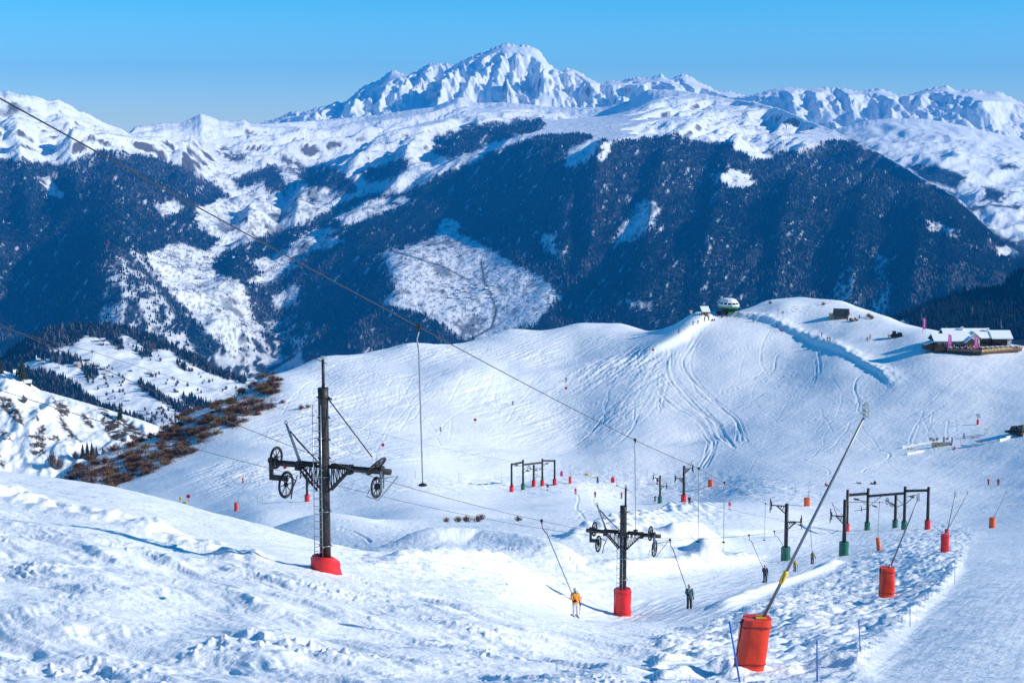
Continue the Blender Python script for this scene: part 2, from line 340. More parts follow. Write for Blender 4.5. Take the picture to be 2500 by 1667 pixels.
def features(x, y):
    """banks, kickers, mounds: the shapes big enough to stand on"""
    o = ridge(x, y, [(1700,775),(1760,782),(1830,792),(1900,806),(1960,824),(2030,848),(2090,878),(2150,912),(2198,958)], 1.25, 4.0, 1.2, 300, .14)*(1+0.4*fbm(x/3.0, y/3.0, 2, 5))
    o = o + ridge(x, y, [(1752,778),(1705,800),(1655,838),(1600,862),(1540,885)], 2.2, 2.6, 8.0, 300, .3)
    o = o + mound(x, y, (1960,775), 3.0, 46, 28, 300) + mound(x, y, (1915,782), 2.0, 11, 13, 300) + mound(x, y, (1880,765), 1.2, 24, 18, 300)
    o = o + ridge(x, y, [(1720,812),(1850,838),(1960,876),(2060,918),(2125,965)], 1.0, 11.0, 13.0, 300, .2)
    o = o + mound(x, y, (1430,900), 3.0, 40, 16, 300, .5) + mound(x, y, (1090,960), 3.5, 14, 60, 300, -.35) + mound(x, y, (930,940), 2.5, 30, 40, 300, -.3)
    o = o - mound(x, y, (1030,985), 3.0, 16, 40, 300, -.5) - mound(x, y, (1480,880), 1.6, 26, 14, 300) - mound(x, y, (1300,1095), 1.6, 26, 12, 300) - mound(x, y, (1630,1075), 1.3, 16, 9, 300)
    o = o - mound(x, y, (1735,1052), 1.1, 9, 7, 300) + mound(x, y, (1500,1110), 1.5, 30, 14, 300) - mound(x, y, (820,925), 2.2, 26, 34, 300, -.3) + mound(x, y, (700,960), 2.0, 16, 44, 300, -.4)
    # knoll under the far gantry, shoulder of the bowl
    o = o + mound(x, y, (1330,1205), 1.4, 22, 28, 200) - mound(x, y, (1160,1225), 1.0, 30, 30, 200) - mound(x, y, (1330,1250), 2.0, 18, 14, 150)
    # snow park: long bank, landing, kickers
    o = o + ridge(x, y, [(960,1338),(1060,1325),(1180,1328),(1290,1345),(1360,1370),(1430,1385)], 1.5, 3.2, 3.6, 90, .2)
    o = o + ridge(x, y, [(930,1395),(1020,1380),(1120,1376),(1220,1385),(1300,1410)], 1.0, 1.6, 2.6, 75, .2)*(1+.25*pn(x/1.2, y/1.2, 3))
    o = o + ridge(x, y, [(1380,1330),(1470,1300),(1560,1275),(1640,1255),(1690,1240)], 2.0, 2.0, 9.0, 120, .15)*(1+.3*pn(x/1.6, y/4, 6))
    o = o + ridge(x, y, [(1620,1330),(1680,1318),(1740,1310)], 2.0, 1.8, 2.2, 110, .3) + mound(x, y, (1712,1368), 2.4, 2.2, 3.8, 90, .2, 1.4)
    o = o + ridge(x, y, [(1440,1395),(1560,1388),(1680,1378),(1780,1372),(1860,1352)], .9, 1.8, 1.8, 90, .15)*(1+.3*pn(x/1.1, y/1.1, 4))
    o = o - ridge(x, y, [(1560,1400),(1640,1395)], .5, 1.6, 1.6, 80, .3) - ridge(x, y, [(1780,1310),(1850,1300),(1930,1300)], .7, 2.0, 3.0, 110, .3)
    o = o + ridge(x, y, [(-120,1196),(60,1214),(128,1240),(255,1262),(400,1305),(553,1345),(690,1384)], .55, 1.3, 1.7, 40, .1)*np.clip(.5+1.1*fbm(x/2.2, y/2.2, 3, 8), 0, 2)
    for px in ((1828,1636),(2164,1456),(795,1396),(1520,1503),(2306,1348)): o = o + mound(x, y, px, .22, 1.15, 1.0, 45)
    # rims of the lift run and of the piste
    o = o + ridge(x, y, [(1740,1500),(1830,1455),(1930,1420),(2010,1390),(2050,1368)], .55, 1.0, .8, 70, .1)
    o = o + ridge(x, y, [(2075,1667),(2120,1600),(2215,1518),(2290,1450),(2340,1380)], .22, .8, .6, 36, .05)
    return o
def furrow(x, y, ang, a, b, seed, octv=3):
    c, s_ = math.cos(ang), math.sin(ang); p = x*c+y*s_; q = -x*s_+y*c
    return fbm(p/a, q/b, octv, seed)
def detail(x, y, z, u, v):
    fo = mask('fore', u, v); mo = mask('mogul', u, v); pi_ = mask('piste', u, v); li = mask('lift', u, v); pa = mask('park', u, v)
    ro = mask('rough', u, v); bo = mask('bowl', u, v); smo = mask('smooth', u, v)
    mo = mo*(1-pi_)*(1-li); fo = fo*(1-mo); far = sm(110, 260, y)
    wx = x+0.6*pn(x/2.5, y/2.5, 31); wy = y+0.6*pn(x/2.5, y/2.5, 32)
    d = 0
    # foreground: lumps, slabs and furrows drawn out along the slope
    lump = np.maximum(fbm(wx/2.6, wy/2.6, 4, 11, .58), -.15)
    fur = furrow(wx, wy, R(-50), 16.0, 2.2, 12, 3)
    small = np.maximum(pn(wx/.36, wy/.46, 15)+.5*pn(wx/.17, wy/.22, 16)-.16, 0)*sm(.05, .6, pn(wx/4.2, wy/4.2, 17)+.3*pn(wx/1.1, wy/1.1, 18)+.5*fur)
    d = d + fo*((0.13*lump + 0.22*fur + 0.18*small)*np.clip(.75+.9*pn(x/7.5, y/7.5, 14), .25, 1.4) + .05*furrow(wx, wy, R(-46), 3.2, .35, 19, 2) + .30*fbm(x/9, y/9, 2, 13))
    # moguls and ski-cut crud
    m1 = furrow(wx, wy, R(24), 3.6, 1.7, 21, 2); m2 = furrow(wx, wy, R(38), 1.7, .8, 22, 3)
    d = d + mo*(0.40*np.abs(m1) + 0.15*m2 + 0.10*np.maximum(pn(wx/.7, wy/.7, 24), 0))
    # lift run: flattened, drawn tracks
    d = d + li*(0.05*furrow(x, y, R(72), 9, .5, 41, 2)) + pi_*(.010*furrow(x, y, R(70), 12, .35, 42, 2))
    # park: machine-worked snow
    d = d + pa*(1-li)*(0.07*fbm(x/.8, y/.8, 3, 51) + .10*furrow(x, y, R(25), 14, 1.0, 52, 2))*(1-.5*far)
    d = d + smo*.05*furrow(x, y, R(-40), 9, .9, 61, 3)
    # hill flanks: ploughed by skis (streaks up to the right)
    st = furrow(x, y, R(60), 24, 1.5, 71, 3); st2 = furrow(x, y, R(42), 15, 1.1, 72, 3)
    d = d + far*(ro*(0.22*st+.17*st2+.10*furrow(x, y, R(70), 6, .9, 73, 2))*np.clip(.7+1.1*fbm(x/40, y/50, 2, 79), .1, 1.6) + (1-ro)*(1-pi_)*(.030*st+.022*st2))
    d = d + far*bo*(.22*furrow(x, y, R(8), 9, 2.6, 74, 3)+.15*fbm(x/2.2, y/2.6, 3, 75))
    d = d + far*(.5*fbm(x/45, y/60, 3, 76)+.16*fbm(x/12, y/14, 2, 77))
    d = d + (1-far)*(1-fo)*(1-mo)*(.05*fbm(x/3, y/3, 3, 78))
    # right hand flat beyond the lift
    return d
def ski_tracks(x, y, Z):
    gro = np.zeros(Z.shape); rim = np.zeros(Z.shape)
    for px, w, dep in TRACKS:
        P = wpoly(px, 130.0); n = 4; Q = []
        for i in range(len(P)-1):      # rounded line
            p0 = P[max(i-1, 0)]; p1 = P[i]; p2 = P[i+1]; p3 = P[min(i+2, len(P)-1)]
            for f in np.arange(n)/n:
                Q.append(tuple(.5*(2*p1[c]+(p2[c]-p0[c])*f+(2*p0[c]-5*p1[c]+4*p2[c]-p3[c])*f*f+(3*p1[c]-p0[c]-3*p2[c]+p3[c])*f**3) for c in (0, 1)))
        Q.append(P[-1]); Q = np.array(Q); lo = Q.min(0)-6; hi = Q.max(0)+6
        m = np.nonzero((x > lo[0]) & (x < hi[0]) & (y > lo[1]) & (y < hi[1]))
        if len(m[0]) == 0: continue
        d, par, side = dist_poly(Q, x[m], y[m]); w2 = .36*w
        dep = .6*dep*(1+.5*pn(x[m]/7, y[m]/9, 7))
        gro[m] = np.minimum(gro[m], -dep*np.exp(-(d/w2)**2)); rim[m] = np.maximum(rim[m], .5*dep*np.exp(-((d-1.8*w2)/(.7*w2))**2))
    Z += gro + rim*np.clip(1+gro*4, 0, 1)
# grid: fine inside the view, coarse outside it
s_in = np.linspace(-0.328, 0.328, 940); s_out = np.linspace(0.328, 0.545, 46)[1:]
s_ax = np.concatenate([-0.328-(s_out[::-1]-0.328)*1.25, s_in, s_out])
l_near = np.linspace(math.log(4), math.log(37), 26)[:-1]; l_a = np.linspace(math.log(37), math.log(125), 345)[:-1]
l_b = np.concatenate([np.linspace(math.log(125), math.log(330), 170)[:-1], np.linspace(math.log(330), math.log(760), 400)[:-1]]); l_c = np.linspace(math.log(760), math.log(1120), 26)
l_ax = np.concatenate([l_near, l_a, l_b, l_c])
SS, LL = np.meshgrid(s_ax, l_ax); YY = np.exp(LL); XX = SS*YY
ZB = base_t(SS, LL)*YY
UU, VV = proj(XX, YY, ZB)
GZ = ZB + features(XX, YY) + detail(XX, YY, ZB, UU, VV)
ski_tracks(XX, YY, GZ)
dirt = mask('shrub', UU, VV)*sm(400, 450, YY)*.8 + mound(XX, YY, (1990,765), .9, 34, 18, 300)*sm(.1, .4, fbm(XX/9, YY/9, 3, 81))
near = tag(grid_mesh('snow_slope', XX, YY, GZ, MATS['snow'], {'dirt': dirt}), kind='structure')
def ground(x, y):
    """height of the finished snow mesh"""
    y = max(y, 4.01); a = np.interp(x/y, s_ax, np.arange(len(s_ax))); b = np.interp(math.log(y), l_ax, np.arange(len(l_ax)))
    i = min(int(a), len(s_ax)-2); j = min(int(b), len(l_ax)-2); fa = a-i; fb = b-j
    return float((GZ[j, i]*(1-fa)+GZ[j, i+1]*fa)*(1-fb)+(GZ[j+1, i]*(1-fa)+GZ[j+1, i+1]*fa)*fb)
def gp(u, v, y0=36.0):
    """first point of the finished ground on the ray through a photo pixel"""
    s, t = pdir(u, v); a = np.interp(float(s), s_ax, np.arange(len(s_ax))); i = min(int(a), len(s_ax)-2); f = a-i
    col = (GZ[:, i]*(1-f)+GZ[:, i+1]*f)/YY[:, i]; k_ = np.nonzero((col >= float(t)) & (YY[:, i] >= y0))[0]
    j = k_[0] if len(k_) else int(np.argmax(np.where(YY[:, i] >= y0, col, -9)))
    Y = YY[j, i]
    if j > 0 and col[j] > float(t) > col[j-1]:
        Y = YY[j-1, i] + (YY[j, i]-YY[j-1, i])*(float(t)-col[j-1])/(col[j]-col[j-1])
    return Vector((float(s)*Y, Y, ground(float(s)*Y, Y)))
def on_ground(u, Y):
    s = (u-1250)/FPX
    for _ in range(4):
        z = ground(s*Y, Y); s = (u-1250)/FPX*(CP-z/Y*SP)
    return Vector((s*Y, Y, ground(s*Y, Y)))
# ================================================================== MOUNTAINS
def interp(tab, u, c):
    tab = sorted(tab); return np.interp(u, [p[0] for p in tab], [p[c] for p in tab])
def spurs(S, W, lst):
    U = 1250+S*FPX*CP; o = 0
    for u0, w0, u1, w1, h, wl_, wr_ in lst:
        f = np.clip((W-w0)/(w1-w0), 0, 1); d = U-(u0+(u1-u0)*f)+6*fbm(W*22+u0, U/60, 2, int(u0) % 97); tent = np.clip(np.where(d < 0, 1+d/wl_, 1-d/wr_), 0, 1)
        o = o + h*tent**1.15*sm(0, .12, (W-w0)/(w1-w0)+.06)*sm(0, .25, 1-(W-w0)/(w1-w0))
    return o
def layer(name, material, crest, foot, mids, nu, nw, umin, umax, noise_fn, crest_jit=1.5, back=0.25, attr_fn=None, warp=0.0, jseed=0):
    s0, _ = pdir(umin, 500.0); s1, _ = pdir(umax, 500.0)
    sx = np.linspace(float(s0), float(s1), nu); uu = 1250 + sx*FPX*CP      # column of each ray, near enough
    cv = interp(crest, uu, 1)+crest_jit*fbm(uu/9.0, uu*0+jseed, 4, 90+jseed, .6); cY = interp(crest, uu, 2); fv = interp(foot, uu, 1); fY = interp(foot, uu, 2)
    tc_ = pdir(uu, cv)[1]; tf = pdir(uu, fv)[1]
    P, V = [], []
    for u, v, Y in mids:
        a, t = pdir(u, v); cy = interp(crest, u, 2); fy = interp(foot, u, 2); w = (math.log(Y)-math.log(fy))/(math.log(cy)-math.log(fy))
        lin = pdir(u, interp(foot, u, 1))[1]*(1-w)+pdir(u, interp(crest, u, 1))[1]*w
        P.append((6*(float(a)), 1.2*w)); V.append(float(t)-float(lin))
    for u in np.linspace(umin, umax, 22):
        for w in (0.0, 1.0): P.append((6*float(pdir(u, 500.0)[0]), 1.2*w)); V.append(0.0)
    tps = TPS(P, np.array(V), 1e-4)
    w = np.concatenate([np.linspace(0, 1, nw), 1+np.linspace(0, back, max(6, nw//12))[1:]])
    S, W = np.meshgrid(sx, w); Y = np.exp(np.log(fY)*(1-W)+np.log(cY)*W)
    def smooth(a, n):
        for _ in range(3): a = np.convolve(np.pad(a, n, 'edge'), np.ones(2*n+1)/(2*n+1), 'valid')
        return a
    cs2 = smooth(tc_, max(2, nu//150)); cs3 = smooth(tc_, max(4, nu//28))
    Wc = np.minimum(W, 1.0); cr = cs3 + (cs2-cs3)*sm(.72, .98, Wc) + (tc_-cs2)*sm(.92, 1, Wc)
    T = tf*(1-Wc)+cr*Wc + tps(6*S, 1.2*Wc); T[nw-1] = tc_
    T[nw:] = tc_ - (W[nw:]-1)*1.1*(tc_-tf+.12)
    X = S*Y; Z = T*Y
    n = noise_fn(X, Y, W, S); edge = sm(1.0, 0.94, W)
    edge[nw:] = 0
    Z = Z + n*edge
    cap = (cr - .22*(cs3-tf)*(1-Wc)**.8)*Y; over = np.maximum(Z-cap, 0); Z = np.where(W < 1, Z-over*1.0, Z)
    U, Vv = proj(X, Y, Z)
    o = grid_mesh(name, X, Y, Z, material, attr_fn(U, Vv, X, Y, Z, W) if attr_fn else {'forest': X*0, 'rock': X*0})
    tag(o, kind='structure'); return X, Y, Z, U, Vv, W
def rot(x, y, a): c, s_ = math.cos(a), math.sin(a); return x*c+y*s_, -x*s_+y*c
def masker(plus, minus, u0, u1, v0, v1, blur=2, step=2.0):
    gu = np.arange(u0, u1, step); gv = np.arange(v0, v1, step); A, B = np.meshgrid(gu, gv); m = np.zeros(A.shape)
    for p in plus: m[in_poly(p, A, B)] = 1
    for p in minus: m[in_poly(p, A, B)] = 0
    m = _blur(m, blur)
    def f(u, v): return m[np.clip(((v-v0)/step).astype(int), 0, len(gv)-1), np.clip(((u-u0)/step).astype(int), 0, len(gu)-1)]
    return f
# --- the great white massif on the skyline (45 km)
m_far = mountain_mat('far_mountain', (0.13, 0.12, 0.12), 0.27, 0.40, 0.0030, 0.0055, 70.0)
C1 = [(560,330),(640,302),(690,288),(720,272),(750,275),(777,264),(815,256),(827,248),(846,252),(869,233),(895,210),(934,195),(962,171),(999,183),(1018,176),(1056,154),(1094,157),(1117,157),(1137,145),(1167,132),(1194,124),(1205,116),(1225,108),(1240,106),(1259,111),(1286,110),(1301,116),(1313,122),(1324,137),(1336,153),(1351,168),(1370,176),(1378,166),(1397,170),(1420,180),(1431,191),(1450,199),(1470,214),(1477,195),(1496,199),(1515,195),(1546,189),(1584,191),(1607,181),(1626,195),(1645,187),(1657,179),(1677,186),(1696,200),(1726,213),(1745,225),(1765,221),(1791,228),(1814,236),(1900,262),(2000,290)]
C1 = [(u, v, 23000) for u, v in C1]
def n1(X, Y, W, S):
    a, b = rot(X, Y, R(35))
    sp = spurs(S, W, [(1303,1.04,1335,.35,230,26,46),(1243,1.04,1195,.3,170,16,40),(1205,1.02,1140,.35,150,14,36),(1137,1.02,1070,.3,150,14,36),(1056,1.02,1000,.3,150,14,40),(962,1.03,925,.25,190,16,40),(895,1.02,850,.3,140,12,34),(1378,1.02,1405,.35,130,14,30),(1420,1.0,1450,.3,120,12,30),(1477,1.02,1505,.3,120,10,28),(1546,1.02,1575,.35,120,12,30),(1607,1.02,1645,.3,130,12,30),(1657,1.02,1705,.3,140,14,34),(1745,1.02,1775,.3,110,10,26),(827,1.02,790,.3,110,10,26),(1262,.8,1230,.2,130,14,34),(1350,.75,1390,.15,140,14,34),(1110,.7,1060,.1,140,14,34),(1000,.65,955,.1,130,14,34),(1215,.78,1085,.1,150,18,60),(1130,.62,1010,.03,140,18,60),(1330,.7,1285,.05,130,18,50),(1440,.7,1390,.05,130,16,50),(1010,.72,900,.06,140,18,55),(915,.7,820,.06,120,16,50),(1540,.7,1500,.05,120,16,46),(1640,.7,1590,.05,120,16,46)])*.85
    return 190*(ridged(a/2000+.3, b/3000, 6, 101, .55)-1.05) + 95*(ridged(a/520, b/1250, 5, 111, .55)-.9) + 34*(ridged(X/190, Y/420, 4, 113, .6)-.9) + sp
layer('massif', m_far, C1, [(500,345,20000),(2100,345,20000)], [(1240,200,21900),(1290,215,22000),(1330,190,22350),(1100,215,22000),(960,240,22000),(1500,250,21700),(1640,235,21900),(860,270,21900)], 760, 150, 540, 1990, n1, 4.2, .08, jseed=1)
# --- range on the right skyline (27 km)
C2 = [(1700,246),(1760,240),(1818,234),(1868,219),(1902,214),(1963,217),(2000,214),(2040,215),(2082,223),(2132,216),(2174,232),(2200,232),(2247,216),(2293,209),(2316,223),(2350,218),(2388,226),(2415,222),(2453,242),(2500,265),(2580,292),(2700,270),(2900,300)]
C2 = [(u, v, 21000) for u, v in C2]
def n2(X, Y, W, S):
    a, b = rot(X, Y, R(30)); return 170*(ridged(a/1900+.7, b/3000, 6, 121, .55)-1.0) + 90*(ridged(a/480, b/1100, 5, 131, .55)-.9) + 36*(ridged(X/180, Y/400, 4, 132, .6)-.9) + spurs(S, W, [(2410,1.03,2372,.2,300,120,50),(1902,1.02,1935,.3,130,18,40),(2040,1.02,2075,.3,130,16,40),(2132,1.02,2165,.3,140,18,40),(2247,1.02,2215,.4,90,16,30),(1963,1.0,1995,.3,110,14,34),(2310,1.0,2300,.5,90,14,30)])
layer('far_range', m_far, C2, [(1600,330,18700),(2950,420,18700)], [(2290,262,20200),(2380,280,20100),(2000,262,20100),(2480,330,19700)], 380, 90, 1660, 2900, n2, 3.6, .1, jseed=2)
# --- snow dome and meadows in front of it (18 - 12 km)
m_mid = mountain_mat('mid_mountain', (0.10, 0.09, 0.085), 0.50, 0.62, 0.0022, 0.006, 30.0)
F3 = masker([[(2210,402),(2290,405),(2330,418),(2362,432),(2335,462),(2250,440)],[(2262,445),(2330,470),(2342,492),(2290,495)],[(2398,452),(2455,470),(2440,498),(2400,480)],[(2440,400),(2480,402),(2490,412),(2445,410)],[(2330,540),(2420,560),(2500,600),(2600,640),(2600,760),(2300,760)]], [], 2000, 3000, 250, 800, 2)
def a3(U, V, X, Y, Z, W):
    d = 12*fbm(U/18, V/9, 3, 141); f = F3(U+d, V+d*.5)
    f = np.maximum(f, sm(.12, .3, fbm(X/420, Y/420, 4, 142, .6)-.25+.25*sm(440, 580, V))*sm(400, 500, V)*.9)
    return {'forest': f, 'rock': X*0}
C3 = [(1950,330),(2040,312),(2105,294),(2160,289),(2231,290),(2300,300),(2400,322),(2500,348),(2650,392),(2900,440)]
C3 = [(u, v, 18500) for u, v in C3]
def n3(X, Y, W, S):
    a, b = rot(X, Y, R(-40)); return 70*(ridged(a/900, b/2600, 5, 151)-1)*sm(1, .6, W) + 45*fbm(X/500, Y/1100, 3, 152) + 16*(ridged(a/170, b/620, 4, 153, .55)-1)*sm(1, .8, W)
T3 = layer('snow_dome', m_mid, C3, [(1900,640,10500),(2300,680,10500),(2950,760,10000)], [(2150,345,16800),(2300,370,15800),(2450,430,14300),(2350,480,13000),(2500,540,12000)], 330, 150, 1930, 2850, n3, 1.0, .12, a3, jseed=3)
# --- the wooded mountains across the valley (9 - 19 km)
C4 = [(-350,215,14500),(-100,215,14300),(0,220,14000),(27,225,14000),(40,222,14000),(73,231,14000),(113,236,14100),(135,245,14200),(160,242,14300),(189,256,14500),(207,269,14600),(229,275,14800),(255,291,15000),(276,302,15200),(309,313,15500),(329,325,15800),(345,309,16000),(382,305,16200),(411,300,16300),(454,302,16400),(484,287,16500),(505,278,16500),(524,284,16600),(545,293,16700),(582,296,16900),(607,293,17000),(622,302,17100),(665,302,17400),(720,298,17800),(780,294,18300),(840,289,18500),(900,284,18700),(960,276,18800),(1010,268,18900),(1060,262,19000),(1100,246,19000),(1122,238,19000),(1150,248,19000),(1180,252,19000),(1230,250,19000),(1290,255,19000),(1350,262,18900),(1400,263,18800),(1470,262,18700),(1530,246,18500),(1575,219,18300),(1600,219,18200),(1660,222,18000),(1720,232,17600),(1780,243,17200),(1830,249,16500),(1898,268,15500),(1960,295,14500),(2021,318,13600),(2078,345,12900),(2174,395,11900),(2230,430,11300),(2290,462,10900),(2335,490,10500),(2423,578,9900),(2500,632,9400),(2700,745,8800),(2950,860,8300)]
FT4 = [(-350,900,8800),(0,900,8700),(300,880,8500),(500,930,8800),(700,930,9000),(900,880,8800),(1200,880,8700),(1700,880,8400),(2300,880,8100),(2950,960,7800)]
M4 = [(0,700,9900),(0,550,10900),(0,385,12000),(0,300,13000),(-250,550,10900),(-250,385,12100),
 (60,790,9500),(60,690,10300),(60,480,11400),(140,750,9500),(150,650,10300),(150,520,11200),(150,400,12300),(150,330,13300),
 (250,780,9000),(255,690,9400),(250,600,9900),(250,520,10500),(265,460,11300),(290,400,12500),(300,350,14000),
 (400,780,9200),(400,700,9800),(400,600,10700),(400,500,11700),(400,420,12900),(400,360,14500),
 (520,780,9500),(520,650,10700),(520,560,11900),(520,460,13200),(520,380,14700),(520,330,15800),
 (650,830,9700),(650,720,10500),(650,620,11600),(650,540,12700),(650,460,14000),(650,380,15500),(650,330,16600),
 (760,830,9500),(760,700,10500),(760,600,11700),(760,520,12900),(770,430,14600),(770,350,16700),
 (880,800,9100),(880,780,9700),(880,650,10500),(870,560,11600),(880,480,13000),(890,400,14600),(890,335,16800),
 (960,790,9200),(950,690,9750),(950,625,10400),(980,575,11200),(980,500,12300),(990,420,13700),(1000,340,15800),(1000,300,17300),
 (1150,790,9200),(1150,700,9800),(1150,610,10500),(1140,550,11100),(1150,470,12000),(1150,400,13000),(1150,340,14500),(1160,295,16800),
 (1300,760,9200),(1300,700,9600),(1280,600,10300),(1290,500,11100),(1290,400,12000),(1300,330,13200),(1300,285,15600),
 (1440,750,9100),(1440,640,9700),(1440,530,10300),(1440,430,11000),(1430,340,12000),(1430,305,13600),(1440,275,16000),
 (1560,740,8950),(1560,620,9550),(1570,500,10300),(1590,400,11200),(1600,340,12200),(1600,300,14000),(1600,262,16200),
 (1700,740,8900),(1700,600,9600),(1720,480,10400),(1740,390,11400),(1750,335,12600),(1750,290,14600),
 (1870,740,8800),(1870,600,9500),(1880,480,10300),(1880,390,11500),(1880,330,13000),
 (2030,740,8750),(2030,600,9400),(2030,490,10200),(2040,400,11500),
 (2200,740,8600),(2200,620,9200),(2200,520,9900),(2200,450,10700),(2350,740,8500),(2350,620,9100),(2350,550,9700),(2500,760,8450),(2500,690,8900)]
FP = [[(-420,382),(0,388),(60,395),(150,402),(190,385),(240,368),(300,374),(350,372),(420,398),(480,425),(530,452),(570,478),(520,490),(478,508),(480,550),(540,590),(500,612),(440,592),(385,610),(352,640),(400,690),(450,760),(560,850),(650,900),(640,980),(-420,980)],
 [(480,650),(560,610),(640,575),(700,560),(800,515),(900,472),(1000,470),(1060,430),(1130,400),(1200,372),(1290,335),(1400,325),(1500,345),(1640,330),(1700,345),(1780,350),(1900,372),(1960,372),(2010,345),(2080,342),(2174,390),(2340,485),(2440,575),(2560,645),(2950,840),(2950,980),(560,980),(540,850),(620,780),(600,700)],
 [(560,430),(680,400),(700,470),(600,470)],[(720,420),(790,400),(870,440),(860,470),(760,455)],[(880,420),(960,400),(1010,380),(990,420),(900,450)],[(1060,330),(1200,300),(1320,290),(1330,310),(1200,350),(1100,390),(1060,370)]]
FM = [[(80,430),(120,436),(148,470),(150,492),(118,478)],[(374,500),(435,494),(448,512),(400,528)],[(350,620),(430,596),(520,636),(520,700),(450,668),(370,655)],[(395,690),(450,676),(540,725),(605,760),(655,812),(610,822),(520,785),(440,742)],[(520,800),(560,806),(612,850),(560,868)],
 [(925,618),(1000,598),(1060,575),(1075,545),(1100,560),(1150,582),(1250,640),(1340,690),(1372,722),(1300,790),(1200,830),(1130,830),(1060,775),(950,745),(925,735),(962,705),(948,660)],
 [(610,642),(720,600),(800,578),(850,585),(740,630),(640,662)],[(600,690),(700,640),(730,645),(640,700)],[(810,530),(900,490),(980,478),(1010,492),(900,535),(830,552)],[(660,730),(730,690),(725,740),(680,760)],[(690,600),(790,555),(830,560),(740,600)],
 [(1068,545),(1095,530),(1130,560),(1100,572)],[(1316,575),(1355,568),(1350,600),(1382,616),(1345,624),(1322,600)],[(1526,726),(1596,744),(1592,754),(1532,746)],[(1732,432),(1790,408),(1832,428),(1848,452),(1790,460)],[(1378,368),(1450,334),(1468,342),(1432,398),(1384,408)],[(1468,345),(1492,345),(1480,380),(1460,395)],
 [(1780,352),(1850,358),(1895,382),(1840,388)],[(2258,535),(2290,542),(2342,566),(2335,578),(2262,556)],[(2408,594),(2482,610),(2500,630),(2440,628)],[(1500,590),(1565,490),(1612,500),(1600,545),(1545,585)],[(560,470),(640,440),(660,470),(600,480)]]
F4 = masker(FP, FM, -420, 2960, 200, 980, 2)
HALF = masker([[(1490,595),(1560,485),(1615,495),(1600,550),(1545,590)],[(2020,800),(2050,650),(2072,610),(2090,660),(2065,800)],[(2120,800),(2140,610),(2165,630),(2175,700),(2155,800)],[(560,960),(520,860),(640,780),(760,790),(760,960)],[(240,800),(260,650),(330,600),(420,760),(480,860),(300,860)]], [], -420, 2960, 200, 980, 6)
RK4 = masker([[(518,372),(545,356),(592,374),(605,398),(560,392)],[(680,372),(720,385),(780,430),(800,452),(740,430),(690,400)],[(1450,190),(1500,205),(1540,250),(1480,255)],[(250,620),(290,600),(300,640),(262,650)]], [], -420, 2960, 200, 980, 2)
def fmask(U, V):
    d = 9*fbm(U/16, V/10, 4, 161, .6)+7*fbm(U/60, V/30, 2, 169); e = 5*fbm(U/14, V/9, 4, 162, .6)+5*fbm(U/70, V/30, 2, 170); f = F4(U+d, V+e)
    p, q = rot(U, V, R(-52)); gap = sm(.60, .78, fbm(p/48, q/9, 4, 177, .6)+.10*fbm(U/150, V/150, 2, 178)-.05*sm(700, 500, V))
    return f*(1-.7*gap)
def a4(U, V, X, Y, Z, W):
    f = fmask(U, V)
    spot = sm(.18, .42, fbm(X/170, Y/260, 4, 163, .62)); spot2 = sm(.34, .5, fbm(X/60, Y/130, 3, 164, .6)+.25*fbm(X/900, Y/900, 2, 165))
    open_ = (1-f)*sm(330, 460, V)*(.75*spot*sm(.0, .3, fbm(X/700, Y/900, 2, 166)) + .5*spot2)     # hedges and copses on the meadows
    gully = np.minimum(dist_poly([(1175,640),(1182,690),(1200,720),(1212,760),(1200,800),(1150,828)], U, V)[0]/3.2, dist_poly([(955,612),(1010,628),(1080,650),(1140,682)], U, V)[0]/2.4)
    lines = sm(.22, .4, fbm(U/26, V/2.6, 3, 176))*sm(430, 520, V)*.55
    open_ = np.maximum(open_, (1-f)*np.maximum(np.clip(1.4-gully, 0, 1), lines))
    f = np.clip(f - .75*HALF(U, V)*sm(-.1, .25, fbm(X/80, Y/160, 3, 167)), 0, 1)
    return {'forest': np.clip(np.maximum(f, open_), 0, 1), 'rock': RK4(U, V)}
def n4(X, Y, W, S):
    a, b = rot(X, Y, R(-38)); a2, b2 = rot(X, Y, R(-25)); up = sm(.45, .75, W)
    big = 150*(ridged(a/1500+.2, b/4200, 5, 171, .5)-1.05)*(.55+.85*up)
    gul = 38*(ridged(a2/420, b2/1600, 4, 172, .55)-1.0)*(1-.4*up) + 85*up*(ridged(a/460, b/1700, 5, 173, .55)-1.0)
    u = 1250+S*FPX*CP; plat = sm(880, 960, u)*sm(1400, 1330, u)*sm(11900, 11000, Y)
    fine = 24*up*(ridged(a/150, b/620, 4, 175, .55)-1)
    sp = spurs(S, W, [(1500,.56,1410,.04,80,36,70),(1640,.55,1550,.03,90,40,80),(1800,.58,1700,.03,90,40,80),(1960,.62,1880,.03,80,36,70),(2120,.7,2060,.03,70,36,60),(2250,.7,2220,.03,60,34,60),(1290,.5,1400,.06,60,36,60),(640,.62,560,.2,80,40,70),(760,.72,700,.3,90,40,80),(1060,.82,960,.45,130,40,90),(1180,.86,1090,.5,130,40,90),(1330,.9,1230,.55,120,36,80),(480,.92,430,.5,110,34,60),(180,.9,200,.5,90,34,60),(60,.85,90,.4,90,34,60)])
    return ((big+gul+14*fbm(X/260, Y/480, 4, 174))*(1-.8*plat)+fine+sp*(1-plat))*sm(0, .1, W)
m_val = mountain_mat('valley_mountain', (0.085, 0.075, 0.07), 0.50, 0.62, 0.003, 0.009, 60.0, (0.009, 0.023, 0.036), .2)
X4, Y4, Z4, U4, V4, W4 = layer('mountains', m_val, C4, FT4, M4, 860, 275, -560, 2850, n4, 1.2, .12, a4, jseed=4)
